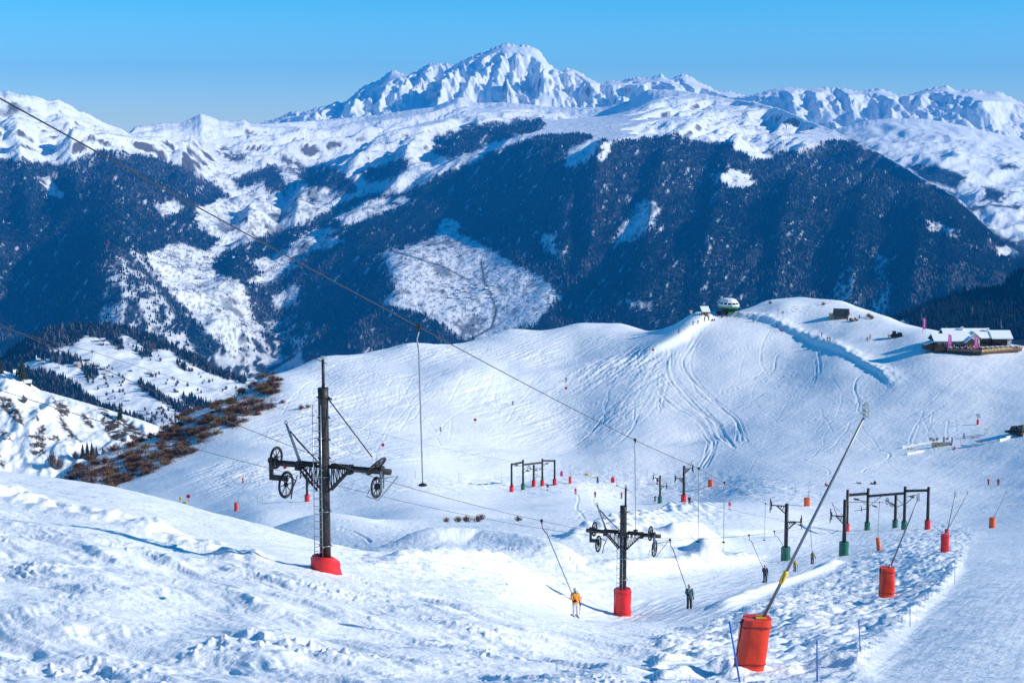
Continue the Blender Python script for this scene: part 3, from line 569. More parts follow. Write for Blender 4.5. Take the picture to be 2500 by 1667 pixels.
# --- trees: dark little spires, thousands of them
k = NT('far_conifer'); ta = k.n('Attribute', attribute_name='tint')
r_ = k.n('ValToRGB'); e = r_.color_ramp.elements; e[0].position = 0; e[0].color = (0.004, 0.012, 0.018, 1); e[1].position = 1; e[1].color = (0.62, 0.65, 0.70, 1)
e2 = e.new(.45); e2.color = (0.008, 0.024, 0.036, 1); e3 = e.new(.6); e3.color = (0.06, 0.05, 0.052, 1); e4 = e.new(.75); e4.color = (0.16, 0.17, 0.19, 1)
k.l(ta.outputs['Fac'], r_.inputs['Fac']); k.l(r_.outputs['Color'], k.b.inputs['Base Color']); k.b.inputs['Roughness'].default_value = .9; k.b.inputs['Specular IOR Level'].default_value = 0.05
def spires(name, P, H, Rr, tint, sides=3, tiers=1):
    """one mesh of many conifers: stacked open cones"""
    n = len(P); a0 = RNG.uniform(0, 6.28, n); co, tr, tn = [], [], []; base = 0
    for t_ in range(tiers):
        z0 = .02+.62*t_/max(tiers, 1); z1 = 1.0 if t_ == tiers-1 else z0+.55; rr = 1-.62*t_/max(tiers, 1)
        V = np.zeros((n, sides+1, 3))
        for k_ in range(sides):
            a = a0+t_*.6+k_*2*math.pi/sides
            V[:, k_, 0] = P[:, 0]+Rr*rr*np.cos(a); V[:, k_, 1] = P[:, 1]+Rr*rr*np.sin(a); V[:, k_, 2] = P[:, 2]+H*z0
        V[:, sides] = P; V[:, sides, 2] += H*z1
        ids = np.arange(n)[:, None]*(sides+1)+base
        for k_ in range(sides):
            tr.append(np.concatenate([ids+k_, ids+(k_+1) % sides, ids+sides], 1))
        co.append(V.reshape(-1, 3)); tn.append(np.repeat(tint, sides+1)); base += n*(sides+1)
    o = tri_mesh(name, np.concatenate(co), np.concatenate(tr), MATS['far_conifer'], {'tint': np.concatenate(tn)})
    return tag(o, kind='stuff')
def sample_grid(X, Y, Z, n, rows=None):
    nr, nc = X.shape; nr = rows or nr
    a = RNG.uniform(0, nr-1.01, n); b = RNG.uniform(0, nc-1.01, n); j = a.astype(int); i = b.astype(int); fa = a-j; fb = b-i
    f = lambda A: (A[j, i]*(1-fb)+A[j, i+1]*fb)*(1-fa)+(A[j+1, i]*(1-fb)+A[j+1, i+1]*fb)*fa
    return np.stack([f(X), f(Y), f(Z)], 1)
P = sample_grid(X4, Y4, Z4, 230000, 256); u_, v_ = proj(P[:, 0], P[:, 1], P[:, 2])
fm_ = fmask(u_, v_)*(1-.75*HALF(u_, v_)); hedge = (sm(.30, .5, fbm(P[:, 0]/60, P[:, 1]/130, 3, 164, .6)+.25*fbm(P[:, 0]/900, P[:, 1]/900, 2, 165))*.5+.03)*sm(340, 470, v_)
keep = (RNG.uniform(0, 1, len(P)) < np.maximum(fm_, hedge)*.8) & (v_ < 860) & (u_ > -150) & (u_ < 2700)
P = P[keep][:92000]; u_, v_ = proj(P[:, 0], P[:, 1], P[:, 2])
hi = sm(640, 420, v_); q = RNG.uniform(0, 1, len(P))
tint = np.clip(.08+.32*q + .42*hi*(RNG.uniform(0, 1, len(P)) < .42)*RNG.uniform(.3, 1, len(P)) + .5*(RNG.uniform(0, 1, len(P)) < .006), 0, 1)
low = (RNG.uniform(0, 1, len(P)) < .55*sm(560, 700, v_)*sm(.0, .25, fbm(P[:, 0]/600, P[:, 1]/600, 3, 168))); tint = np.where(low, .6+.12*q, tint)
H = RNG.uniform(15, 27, len(P))*np.where(fmask(u_, v_) > .5, 1, .5); far_forest = spires('forest', P, H, H*.30, tint, 3, 1)
# --- hill with the hamlet (4 - 5 km)
C5 = [(-800,1000,4600),(-300,960,4700),(-60,905,4900),(0,880,5000),(34,853,5000),(68,829,5000),(112,806,5000),(163,796,5050),(211,794,5050),(258,792,5050),(299,799,5000),(340,812,4950),(391,829,4900),(442,855,4850),(493,881,4800),(527,904,4750),(578,918,4700),(629,928,4600),(760,960,4500)]
FT5 = [(-300,1120,3900),(0,1060,3900),(200,1060,3850),(391,1062,3800),(600,1062,3750),(760,1080,3700)]
F5P = [[(-320,820),(0,876),(34,840),(112,780),(258,770),(340,790),(391,812),(470,850),(600,905),(600,935),(520,915),(450,880),(410,850),(360,858),(330,830),(295,810),(285,835),(210,818),(185,835),(170,845),(122,855),(140,865),(190,872),(198,890),(150,890),(120,880),(70,880),(60,892),(150,920),(200,950),(240,985),(290,1000),(350,1025),(400,1052),(400,1110),(-320,1110)],
 [(268,832),(290,830),(305,848),(290,852),(272,842)],[(320,850),(360,858),(375,872),(345,868)],[(330,925),(370,945),(410,975),(470,1000),(455,1015),(400,985),(350,955)],[(200,895),(222,890),(240,915),(215,935),(205,915)],[(430,880),(455,890),(452,905),(432,895)],[(440,960),(480,975),(520,990),(500,1005),(450,985)]]
F5M = [[(40,888),(70,882),(140,885),(130,905),(80,905)]]
F5 = masker(F5P, F5M, -330, 800, 760, 1120, 1)
def f5(U, V): d = 5*fbm(U/9, V/7, 3, 181, .6); return F5(U+d, V+.6*d)
def n5(X, Y, W, S):
    a, b = rot(X, Y, R(-20)); return 10*fbm(a/160, b/260, 4, 182)+3*(ridged(a/120, b/300, 3, 183)-1)
def a5(U, V, X, Y, Z, W): return {'forest': f5(U, V)*.8, 'rock': X*0}
m_hill = mountain_mat('hamlet_hill', (0.12, 0.10, 0.08), 0.40, 0.5, 0.02, 0.05, 3.0, (0.014, 0.022, 0.024), .2)
X5, Y5, Z5, U5, V5, W5 = layer('hill', m_hill, C5, FT5, [(0,930,4500),(150,850,4700),(150,930,4350),(300,900,4500),(300,980,4150),(450,930,4450),(450,1000,4100),(560,960,4350)], 380, 150, -800, 760, n5, .6, .1, a5, jseed=5)
# --- snowy ravine side with rock ribs, left (1.3 km)
C6 = [(-900,800,1500),(-300,840,1450),(-60,885,1420),(0,903,1400),(51,917,1400),(75,940,1395),(95,952,1390),(170,973,1380),(238,993,1370),(306,1014,1360),(357,1031,1350),(391,1044,1345),(520,1090,1330),(700,1150,1300)]
FT6 = [(-900,1400,1130),(-300,1360,1150),(0,1350,1155),(391,1330,1165),(700,1350,1160)]
RK6 = masker([[(0,965),(30,975),(50,1010),(58,1040),(40,1030),(0,990)],[(0,1045),(25,1060),(28,1072),(0,1070)],[(85,990),(108,1040),(110,1105),(75,1110),(70,1060),(92,1060)],[(130,970),(165,990),(170,1010),(150,1020),(180,1060),(205,1082),(160,1060),(140,1020)],[(200,1005),(225,1030),(228,1045),(205,1035),(195,1015)],[(252,1010),(300,1020),(345,1050),(350,1070),(320,1085),(270,1070),(255,1050)],[(115,1055),(145,1065),(140,1078),(118,1070)],[(240,990),(262,1000),(262,1040),(250,1050)],[(0,1110),(10,1120),(8,1140),(0,1135)]], [], -930, 760, 780, 1420, 1)
def a6(U, V, X, Y, Z, W):
    d = 7*fbm(U/7, V/6, 3, 191, .6); return {'forest': X*0, 'rock': np.clip(1.3*RK6(U+d, V+d), 0, 1)}
def n6(X, Y, W, S):
    u, v = 1250+4000*S, None; return 5.0*(ridged(X/38, Y/90, 4, 192)-1)+3.0*fbm(X/30, Y/30, 4, 193)
m_rav = mountain_mat('ravine_side', (0.055, 0.042, 0.036), 0.36, 0.44, 0.03, 0.25, 1.5)
X6, Y6, Z6, U6, V6, W6 = layer('ravine_slope', m_rav, C6, FT6, [(0,960,1345),(0,1050,1290),(200,1040,1310),(200,1100,1270),(350,1080,1300)], 400, 190, -900, 620, n6, .8, .12, a6, jseed=6)
# --- dark wooded shoulder on the right, rising out of the picture (4.5 km)
C7 = [(2080,815,4300),(2165,785,4400),(2195,774,4420),(2224,760,4450),(2254,749,4480),(2291,731,4500),(2314,722,4520),(2343,712,4550),(2381,702,4580),(2425,700,4600),(2455,682,4600),(2477,667,4600),(2500,658,4600),(2620,590,4600),(2800,470,4600),(3050,300,4600),(3300,120,4600),(3700,-150,4600)]
FT7 = [(2050,900,3500),(2500,900,3400),(3000,900,3300),(3700,850,3100)]
def n7(X, Y, W, S): return 14*fbm(X/120, Y/160, 4, 201)
F7M = [[(2160,800),(2205,777),(2218,790),(2200,802)],[(2428,698),(2448,690),(2450,698),(2432,703)],[(2488,695),(2505,690),(2505,712)]]
F7 = masker([[(2000,500),(3800,-400),(3800,1000),(2000,1000)]], F7M, 2000, 3800, -400, 1000, 1)
def a7(U, V, X, Y, Z, W): return {'forest': F7(U, V), 'rock': X*0}
X7, Y7, Z7, U7, V7, W7 = layer('wooded_shoulder', m_hill, C7, FT7, [(2300,800,3950),(2500,780,3950),(2500,840,3650)], 260, 90, 2060, 3690, n7, .5, .15, a7, jseed=7)
# ================================================================== OBJECTS
class MB:
    """collects primitive shapes into one mesh"""
    def __init__(s): s.v = []; s.f = []; s.mi = []; s.cur = 0; s.sm = []
    def _add(s, vs, fs, smooth=False):
        b = len(s.v); s.v += [tuple(v) for v in vs]; s.f += [tuple(i+b for i in f) for f in fs]; s.mi += [s.cur]*len(fs); s.sm += [smooth]*len(fs); return s
    def box(s, c, size, M=None, bev=0.0, top=1.0):
        x, y, z = (a/2 for a in size); c = Vector(c); vs = []
        for dz, k_ in ((-z, 1.0), (z, top)):
            for dx, dy in ((-x, -y), (x, -y), (x, y), (-x, y)):
                p = Vector((dx*k_, dy*k_, dz)); p = M @ p if M else p; vs.append(c+p)
        return s._add(vs, [(3, 2, 1, 0), (4, 5, 6, 7), (0, 1, 5, 4), (1, 2, 6, 5), (2, 3, 7, 6), (3, 0, 4, 7)])
    def tube(s, pts, r, n=8, cap=True, sm_=True):
        pts = [Vector(p) for p in pts]; rs = r if isinstance(r, (list, tuple)) else [r]*len(pts); vs = []; prev = None
        for i, p in enumerate(pts):
            d = (pts[min(i+1, len(pts)-1)]-pts[max(i-1, 0)]).normalized()
            if prev is None: a = d.orthogonal().normalized()
            else: a = (prev - d*prev.dot(d)).normalized()
            prev = a; b = d.cross(a)
            for k_ in range(n):
                t = 2*math.pi*k_/n; vs.append(p+(a*math.cos(t)+b*math.sin(t))*rs[i])
        fs = [(i*n+k_, i*n+(k_+1) % n, (i+1)*n+(k_+1) % n, (i+1)*n+k_) for i in range(len(pts)-1) for k_ in range(n)]
        s._add(vs, fs, sm_)
        if cap:
            b = len(s.v)-len(vs); s.f += [tuple(b+k_ for k_ in reversed(range(n))), tuple(b+(len(pts)-1)*n+k_ for k_ in range(n))]; s.mi += [s.cur]*2; s.sm += [False]*2
        return s
    def ring(s, c, R_, r, axis, n=20, m=6):
        c = Vector(c); q = Vector(axis).normalized(); a = q.orthogonal().normalized(); b = q.cross(a); vs = []
        for i in range(n):
            t = 2*math.pi*i/n; e = a*math.cos(t)+b*math.sin(t)
            for j in range(m):
                w = 2*math.pi*j/m; vs.append(c+e*(R_+r*math.cos(w))+q*(r*math.sin(w)))
        return s._add(vs, [(i*m+j, ((i+1) % n)*m+j, ((i+1) % n)*m+(j+1) % m, i*m+(j+1) % m) for i in range(n) for j in range(m)], True)
    def lathe(s, prof, c=(0, 0, 0), n=14, sm_=True, M=None, sx=1.0, sy=1.0):
        c = Vector(c); vs = []
        for r, z in prof:
            for k_ in range(n):
                p = Vector((r*sx*math.cos(2*math.pi*k_/n), r*sy*math.sin(2*math.pi*k_/n), z)); p = M @ p if M else p; vs.append(c+p)
        m = len(prof); fs = [(i*n+k_, i*n+(k_+1) % n, (i+1)*n+(k_+1) % n, (i+1)*n+k_) for i in range(m-1) for k_ in range(n)]
        s._add(vs, fs, sm_); b = len(s.v)-len(vs)
        s.f += [tuple(b+k_ for k_ in reversed(range(n))), tuple(b+(m-1)*n+k_ for k_ in range(n))]; s.mi += [s.cur]*2; s.sm += [False]*2; return s
    def prism(s, poly, d0, d1, axis='y'):
        f = (lambda a, b, d: (a, d, b)) if axis == 'y' else ((lambda a, b, d: (d, a, b)) if axis == 'x' else (lambda a, b, d: (a, b, d)))
        n = len(poly); vs = [f(a, b, d0) for a, b in poly]+[f(a, b, d1) for a, b in poly]
        return s._add(vs, [tuple(range(n)), tuple(range(2*n-1, n-1, -1))]+[(i, i+n, (i+1) % n+n, (i+1) % n) for i in range(n)])
    def mesh(s, name, mats):
        me = bpy.data.meshes.new(name); me.from_pydata(s.v, [], s.f)
        for m in (mats if isinstance(mats, (list, tuple)) else [mats]): me.materials.append(m)
        me.polygons.foreach_set('material_index', s.mi); me.polygons.foreach_set('use_smooth', s.sm)
        bm_ = bmesh.new(); bm_.from_mesh(me); bmesh.ops.recalc_face_normals(bm_, faces=bm_.faces); bm_.to_mesh(me); bm_.free(); me.update(); return me
    def build(s, name, mats, parent=None): return link(name, s.mesh(name, mats), parent)
def thing(name, loc, rz=0.0, label=None, cat=None, group=None):
    o = bpy.data.objects.new(name, None); COL.objects.link(o); o.location = loc; o.rotation_euler = (0, 0, rz); o.empty_display_size = .3
    return tag(o, label, cat, group)
def copy_tree(o, parent=None):
    c = o.copy(); COL.objects.link(c); c.parent = parent
    for ch in list(o.children): copy_tree(ch, c)
    return c
def W(o, p): return Matrix.Translation(o.location) @ o.rotation_euler.to_matrix().to_4x4() @ Vector(p)
# materials
STEEL = mat('dark_steel', (0.020, 0.020, 0.022), .5, .3, col2=(0.055, 0.048, 0.042), scale=6, bump=.3, spec=.4)
BLACK = mat('black_steel', (0.014, 0.014, 0.016), .55, .2, var=.5, scale=8)
RUBBER = mat('tyre_rubber', (0.018, 0.018, 0.019), .7, 0, var=.3, scale=9)
GALV = mat('galvanised', (0.42, 0.44, 0.46), .38, .75, var=.12, scale=8)
GREYP = mat('grey_paint', (0.30, 0.33, 0.35), .45, .3, var=.15, scale=7)
ROPE = mat('steel_rope', (0.05, 0.05, 0.055), .5, .5)
RED = mat('red_pad', (0.72, 0.012, 0.018), .42, 0, var=.10, scale=3, bump=.35, bscale=4)
ORNG = mat('orange_red_pad', (0.80, 0.045, 0.012), .42, 0, var=.08, scale=3, bump=.45, bscale=3)
ORG2 = mat('orange_pad', (0.82, 0.12, 0.02), .45, 0, var=.08, scale=3, bump=.3, bscale=4)
GREEN = mat('green_pad', (0.005, 0.15, 0.09), .45, 0, var=.15, scale=3, bump=.35, bscale=4)
SEAM = mat('pad_seam', (0.16, 0.012, 0.03), .6, 0, var=.3, scale=8)
YEL = mat('yellow_tag', (0.85, 0.50, 0.02), .5, 0, var=.06)
BLUE = mat('blue_pole', (0.01, 0.13, 0.50), .4, 0, var=.1)
WHITE = mat('white_paint', (0.80, 0.80, 0.80), .5, 0, var=.05)
SNOWO = mat('snow_cap', SNOWC, .6, 0, bump=.5, bscale=2.5, spec=.2)
PINK = mat('pink_flag', (0.80, 0.035, 0.34), .6, 0, var=.12, scale=1.5)
WOODD = mat('dark_timber', (0.055, 0.030, 0.018), .7, 0, var=.4, scale=2.0)
WOODL = mat('light_timber', (0.48, 0.29, 0.12), .65, 0, var=.2, scale=2.5)
WOODG = mat('weathered_timber', (0.20, 0.145, 0.10), .75, 0, var=.3, scale=2.0)
STONE = mat('white_plaster', (0.74, 0.72, 0.68), .8, 0, var=.06, scale=.8)
ROOFD = mat('dark_roof', (0.035, 0.045, 0.05), .6, 0, var=.3, scale=1.5)
GLASS = mat('dark_glass', (0.012, 0.016, 0.022), .08, 0, spec=.8)
STGREEN = mat('station_green', (0.012, 0.24, 0.06), .4, 0, var=.08)
# ------------------------------------------------------------------ drag-lift towers
def pad(t, r, h, material, x=0.0, y=0.0, lean=0.0, n=18, z0=-.25, square=False, seam=True, torn=False, name='base_pad'):
    """padded sleeve round a post: bulged, with a seam and a soft top rim"""
    m = MB(); rnd = random.Random(int(1000*h+10*r)+int(abs(x)*100)); rows = 9; vs = []
    for i in range(rows+1):
        f = i/rows; z = z0+(h-z0)*f
        for k_ in range(n):
            a = 2*math.pi*k_/n; rr = r*(1+.03*math.sin(f*9+a*3)+.02*rnd.uniform(-1, 1))*(1-.05*(f > .96))
            if square: e = 5.0; rr *= 1.0/((abs(math.cos(a))**e+abs(math.sin(a))**e)**(1/e))
            zz = z
            if torn: zz = z*(1.0-.22*(math.sin(a+.6)+.5*math.sin(2*a)) if i > 1 else 1); rr *= 1+.18*math.sin(a*2+.5)*(1-f)
            vs.append((x+rr*math.cos(a)+lean*z, y+rr*math.sin(a)*(.88 if square else 1), zz))
    m._add(vs, [(i*n+k_, i*n+(k_+1) % n, (i+1)*n+(k_+1) % n, (i+1)*n+k_) for i in range(rows) for k_ in range(n)], True)
    m._add([(x+lean*h, y, h-.03)]+vs[-n:], [(0, 1+k_, 1+(k_+1) % n) for k_ in range(n)])
    o = m.build(name, material, t)
    if h > 1.2 and r > .4 and not torn:
        for zz in (h*.12, h*.86):
            m = MB(); q_ = []
            for k_ in range(25):
                a = 2*math.pi*k_/24; e = 1.0/((abs(math.cos(a))**5+abs(math.sin(a))**5)**.2) if square else 1.0; q_.append((x+r*e*1.035*math.cos(a)+lean*zz, y+r*e*1.035*math.sin(a)*(.88 if square else 1), zz+.02*math.sin(3*a)))
            m.tube(q_, .018, 4, False); m.build('strap', SEAM, o)
    if seam:
        m = MB(); a = R(196)
        q = 1.0/((abs(math.cos(a))**5+abs(math.sin(a))**5)**.2) if square else 1
        m.tube([(x+(r*q+.005)*math.cos(a)+lean*z, y+(r*q*(.88 if square else 1)+.005)*math.sin(a), z) for z in (.02, h*.25, h*.5, h*.75, h-.03)], [.035*r/.5+.01*math.sin(i*2) for i in range(5)], 6)
        m.build('seam', SEAM, o)
    return o
def wheel(t, c, rad, axis, spokes=8, name='rope_wheel', hi=True):
    """spoked rope wheel: tyre, rim, hub and spokes"""
    ax = Vector(axis).normalized(); c = Vector(c); m = MB(); n = 26 if hi else 14
    m.ring(c, rad-.055, .055, ax, n, 7); o = m.build(name, RUBBER, t)
    m = MB(); m.ring(c, rad-.125, .024, ax, n, 5); m.build('rim', STEEL, o)
    m = MB(); m.tube([c-ax*.09, c+ax*.09], .085, 10); m.build('hub', STEEL, o)
    a = ax.orthogonal().normalized(); b = ax.cross(a)
    if hi:
        for i in range(spokes):
            q = 2*math.pi*i/spokes; e = a*math.cos(q)+b*math.sin(q); m = MB(); m.tube([c+e*.06, c+e*(rad-.12)], [.028, .022], 5); m.build('spoke', STEEL, o)
    else:
        m = MB()
        for i in range(6):
            q = 2*math.pi*i/6; e = a*math.cos(q)+b*math.sin(q); m.tube([c+e*.05, c+e*(rad-.1)], .026, 4)
        m.build('spokes', STEEL, o)
    return o
def truss(t, sd, z, x0, x1, drop, w=.34):
    """triangular lattice bracket between post and cross arm (two cheeks)"""
    bars = []
    for y in (-w/2, w/2):
        bars += [((x0*sd, y, z), (x1*sd, y, z), .045), ((x0*sd, y, z-drop), (x1*sd, y, z-.06), .055)]
        n = 4
        for i in range(n):
            f = i/n; xa = x0+(x1-x0)*f; zb = z-drop*(1-f); g = (i+.55)/n; xb = x0+(x1-x0)*g; zb2 = z-drop*(1-g)
            bars += [((xa*sd, y, z), (xa*sd, y, zb), .026), ((xa*sd, y, z), (xb*sd, y, zb2), .024)]
    for a, b, r in bars:
        m = MB(); m.tube([a, b], r, 5); m.build('lattice_bar', BLACK, t)
def front_tower(name, loc, rz, label, h, az, lx, rx, padspec, torn, wheels, seed=0):
    t = thing(name, loc, rz, label, 'lift tower', 'near towers of the drag lift')
    m = MB(); m.tube([(0, 0, -.6), (0, 0, h*.5), (0, 0, h-.5), (0, 0, h)], [.265, .25, .24, .255], 18); post = m.build('post', STEEL, t)
    for zz in (h*.14, h*.33, h*.52, h*.62, h*.72, h*.84, h-.45):
        m = MB(); m.ring((0, 0, zz), .285, .022, (0, 0, 1), 18, 5); m.tube([(.28, -.02, zz), (.40, -.05, zz)], .025, 5); m.build('clamp_band', GALV if zz < h*.6 else BLACK, post)
    m = MB(); m.tube([(.02 if torn else .14, 0, h-.2), (.02 if torn else .16, 0, h+1.35)], .075, 8); mast = m.build('mast', STEEL, t)
    mx = .02 if torn else .16
    m = MB(); m.box((mx, 0, h+1.42), (.16, .16, .16)); m.build('mast_head', GALV, mast)
    m = MB(); m.tube([(mx-.75, .05, h+1.45), (mx+.25, -.05, h+1.15)], .018, 5); m.tube([(mx-.55, .02, h+1.47), (mx-.75, .04, h+1.37)], .02, 5); m.build('anemometer_arm', STEEL, mast)
    for sd, L in ((-1, lx), (1, rx)):
        m = MB(); m.tube([(sd*.26, 0, az), (sd*1.25, 0, az), (sd*1.3, 0, az), (sd*L, 0, az)], [.07, .07, .145, .145], 12); m.build('cross_arm', STEEL, t)
        m = MB(); m.box((sd*1.35, 0, az-.04), (.22, .42, .42)); m.build('gusset', BLACK, t)
        truss(t, sd, az+.12, .30, 1.45, 1.25)
    for spec in wheels:
        sd, wx, dz, rad, tilt = spec; ax = Vector((math.cos(tilt), -.05, math.sin(tilt)))
        wheel(t, (wx, 0, az+dz), rad, ax, 8)
    # hanger brackets joining the wheels to the arms
    for sd in (-1, 1):
        ws = [w_ for w_ in wheels if w_[0] == sd]; up, lo = ws[0], ws[1]; xo = up[1]+sd*.28
        m = MB(); m.box((xo, 0, az-.28), (.13, .22, 1.05)); m.box(((xo+lo[1])/2, 0, az-.72), (abs(xo-lo[1])+.1, .26, .22)); m.tube([(xo, 0, az+.1), (up[1], 0, az+up[2])], .05, 6)
        m.tube([(lo[1]-sd*.05, 0, az-.7), (lo[1], 0, az+lo[2])], .05, 6); m.build('wheel_bracket', BLACK, t)
        m = MB()
        for k_ in range(4): m.ring((xo+sd*.06, -.12+.07*k_, az+.12), .11, .022, (1, .2, 0), 12, 5)
        m.build('spring_coil', STEEL, t)
        m = MB(); x2 = lo[1]-sd*.02
        if sd < 0: m.tube([(x2+.1, -.1, az+lo[2]+.5), (x2+.62, -.2, az+lo[2]+.28), (x2+.70, -.2, az+lo[2]+.52)], .03, 5); m.tube([(x2+.62, -.2, az+lo[2]+.28), (x2+.45, -.2, az+lo[2]-.05), (x2+.35, -.2, az+lo[2]-.62)], .032, 5)
        else:
            m.tube([(x2-.1, -.2, az+lo[2]+.35), (x2+.95, -.2, az+lo[2]+.62), (x2+.9, .5, az+lo[2]+.5), (x2+.2, -.2, az+lo[2]-.55), (x2-.4, -.2, az+lo[2]-.42), (x2-.25, -.2, az+lo[2]-.1)], .03, 5)
            m.box((xo+.05, -.12, az-.45), (.10, .10, 1.0))
        m.build('rope_guard', GREYP if sd > 0 else BLACK, t)
    # lever on the left arm with its stay, stay to the right arm
    m = MB()
    for dx in (0, .09): m.tube([(-1.28+dx, -.05, az+.1), (-1.95+dx*.5, -.10, az+1.95)], .042, 6)
    m.ring((-1.93, -.1, az+2.0), .08, .03, (0, 1, 0), 10, 5); lev = m.build('lever', GREYP, t)
    m = MB(); m.tube([(-1.72, -.08, az+1.6), (-1.3, -.08, az+1.15), (-.27, -.05, az+.2)], [.03, .045, .03], 5); m.build('lever_stay', BLACK, lev)
    if torn: m = MB(); m.tube([(.26, 0, h-.5), (2.5, 0, az+.65)], .03, 6); m.tube([(.2, 0, h-.5), (.45, 0, h-.5)], .05, 6); m.build('stay', BLACK, t)
    # ladder
    lad = thing('ladder', (0, 0, 0)); lad.parent = t
    top = h-.75 if torn else h-2.1
    for sd in (-1, 1): m = MB(); m.tube([(-.13+sd*.21, -.42, .45), (-.13+sd*.21, -.42, top)], .022, 6); m.build('rail', GALV, lad)
    rung = None; nz = int((top-.6)/.36)
    for i in range(nz):
        if rung is None: m = MB(); m.tube([(-.34, -.42, 0), (.08, -.42, 0)], .017, 5); rung = m.build('rung', GALV, lad); rung.location.z = .65
        else: c = rung.copy(); COL.objects.link(c); c.parent = lad; c.location.z = .65+.36*i
    for zz in (1.2, 3.0, 4.9, 6.4):
        if zz < top: m = MB(); m.tube([(-.34, -.42, zz), (-.2, -.2, zz), (.10, -.2, zz), (.08, -.42, zz)], .016, 4); m.build('ladder_bracket', GALV, lad)
    pad(t, *padspec, torn=torn)
    return t
LINE1 = -math.atan2(16.5, 40)+.02
B1 = gp(795, 1392, 60); T1 = front_tower('lift_tower', B1, LINE1, 'tall dark lift tower with ladder and torn low red pad', 8.75, 5.0, 2.75, 3.45, (.66, .66, RED), True,
    [(-1, -2.55, .25, .55, 0.0), (-1, -2.05, -1.02, .66, 0.0), (1, 2.72, .22, .60, -.75), (1, 2.72, -.78, .52, .05)])
B2 = gp(1520, 1500, 90); T2 = front_tower('lift_tower', B2, LINE1+.04, 'dark lift tower with tall red pad between two riding skiers', 8.0, 6.0, 2.75, 2.75, (.60, 1.95, RED), False,
    [(-1, -2.15, .15, .55, 0.0), (-1, -1.85, -.92, .62, 0.0), (1, 2.0, .15, .55, 0.0), (1, 2.3, -.92, .62, 0.0)])
def far_tower(loc, rz, label, h, arms, padc, padr=.55, padh=1.6, hi=False, lever=None, grp='towers farther down the lifts', wr=.5):
    """tower seen from afar: post, pad, one lattice arm with two wheels per side"""
    t = thing('lift_tower', loc, rz, label, 'lift tower', grp)
    m = MB(); m.tube([(0, 0, -.5), (0, 0, h)], [.28, .25], 12); m.build('post', STEEL, t)
    for sd, z, L in arms:
        m = MB(); m.tube([(sd*.2, 0, z), (sd*L, 0, z+.05)], .085, 6); m.build('cross_arm', BLACK, t)
        m = MB()
        for y in (-.15, .15):
            m.tube([(sd*.25, y, z-.95), (sd*L*.62, y, z)], .05, 5)
            for i in range(3): f = .1+.25*i; m.tube([(sd*(.25+L*.5*f), y, z), (sd*(.25+L*.5*f), y, z-.95*(1-f))], .03, 4); m.tube([(sd*(.25+L*.5*f), y, z), (sd*(.25+L*.5*(f+.22)), y, z-.95*(1-f-.22))], .028, 4)
        m.build('lattice', BLACK, t)
        wheel(t, (sd*(L-.05), 0, z+.48), wr, (1, -.08, .05), hi=False); wheel(t, (sd*(L-.02), 0, z-.45), wr, (1, -.08, -.05), hi=False)
        m = MB(); m.box((sd*(L-.2), 0, z), (.12, .2, 1.0)); m.build('wheel_bracket', BLACK, t)
    if lever: m = MB(); m.tube([(lever[0], 0, lever[1]), (lever[2], -.1, lever[3])], .04, 5); m.tube([(lever[2]*.9, -.1, lever[3]-.3), (math.copysign(.2, lever[0]), 0, lever[1])], .025, 4); m.build('lever', BLACK, t)
    pad(t, padr, padh, padc, n=14)
    return t
B3 = gp(2060, 1356, 150); T3 = far_tower(B3, -.16, 'dark tower with green pad in front of the near gantry', 7.6, [(-1, 5.35, 1.9)], GREEN, .62, 1.9, lever=(-1.0, 5.4, -1.75, 7.2), wr=.52)
B4 = gp(1918, 1368, 150); T4 = far_tower(B4, -.14, 'dark tower with green pad beside the tilted silver lance', 7.6, [(-1, 7.3, 2.15), (1, 5.2, 2.0)], GREEN, .60, 1.85, wr=.48)
B5 = gp(1611, 1228, 330); T5 = far_tower(B5, -.1, 'dark tower with green pad in the bowl behind the snow park', 7.4, [(-1, 6.7, 1.9), (1, 4.6, 1.8)], GREEN, .55, 1.8, lever=(-1.2, 6.9, -1.9, 8.4))
B6 = gp(1669, 1227, 330); T6 = far_tower(B6, .1, 'dark tower with red pad in the bowl behind the snow park', 7.6, [(1, 7.0, 1.9), (-1, 5.0, 1.9)], RED, .55, 1.55, lever=(1.2, 7.2, 1.75, 8.8))
B7 = gp(750, 1224, 330); T7 = far_tower(B7, -.1, 'small dark tower with red pad seen left of the ladder', 6.6, [(-1, 6.0, 1.5), (1, 4.6, 1.5)], RED, .55, 1.6, wr=.4)
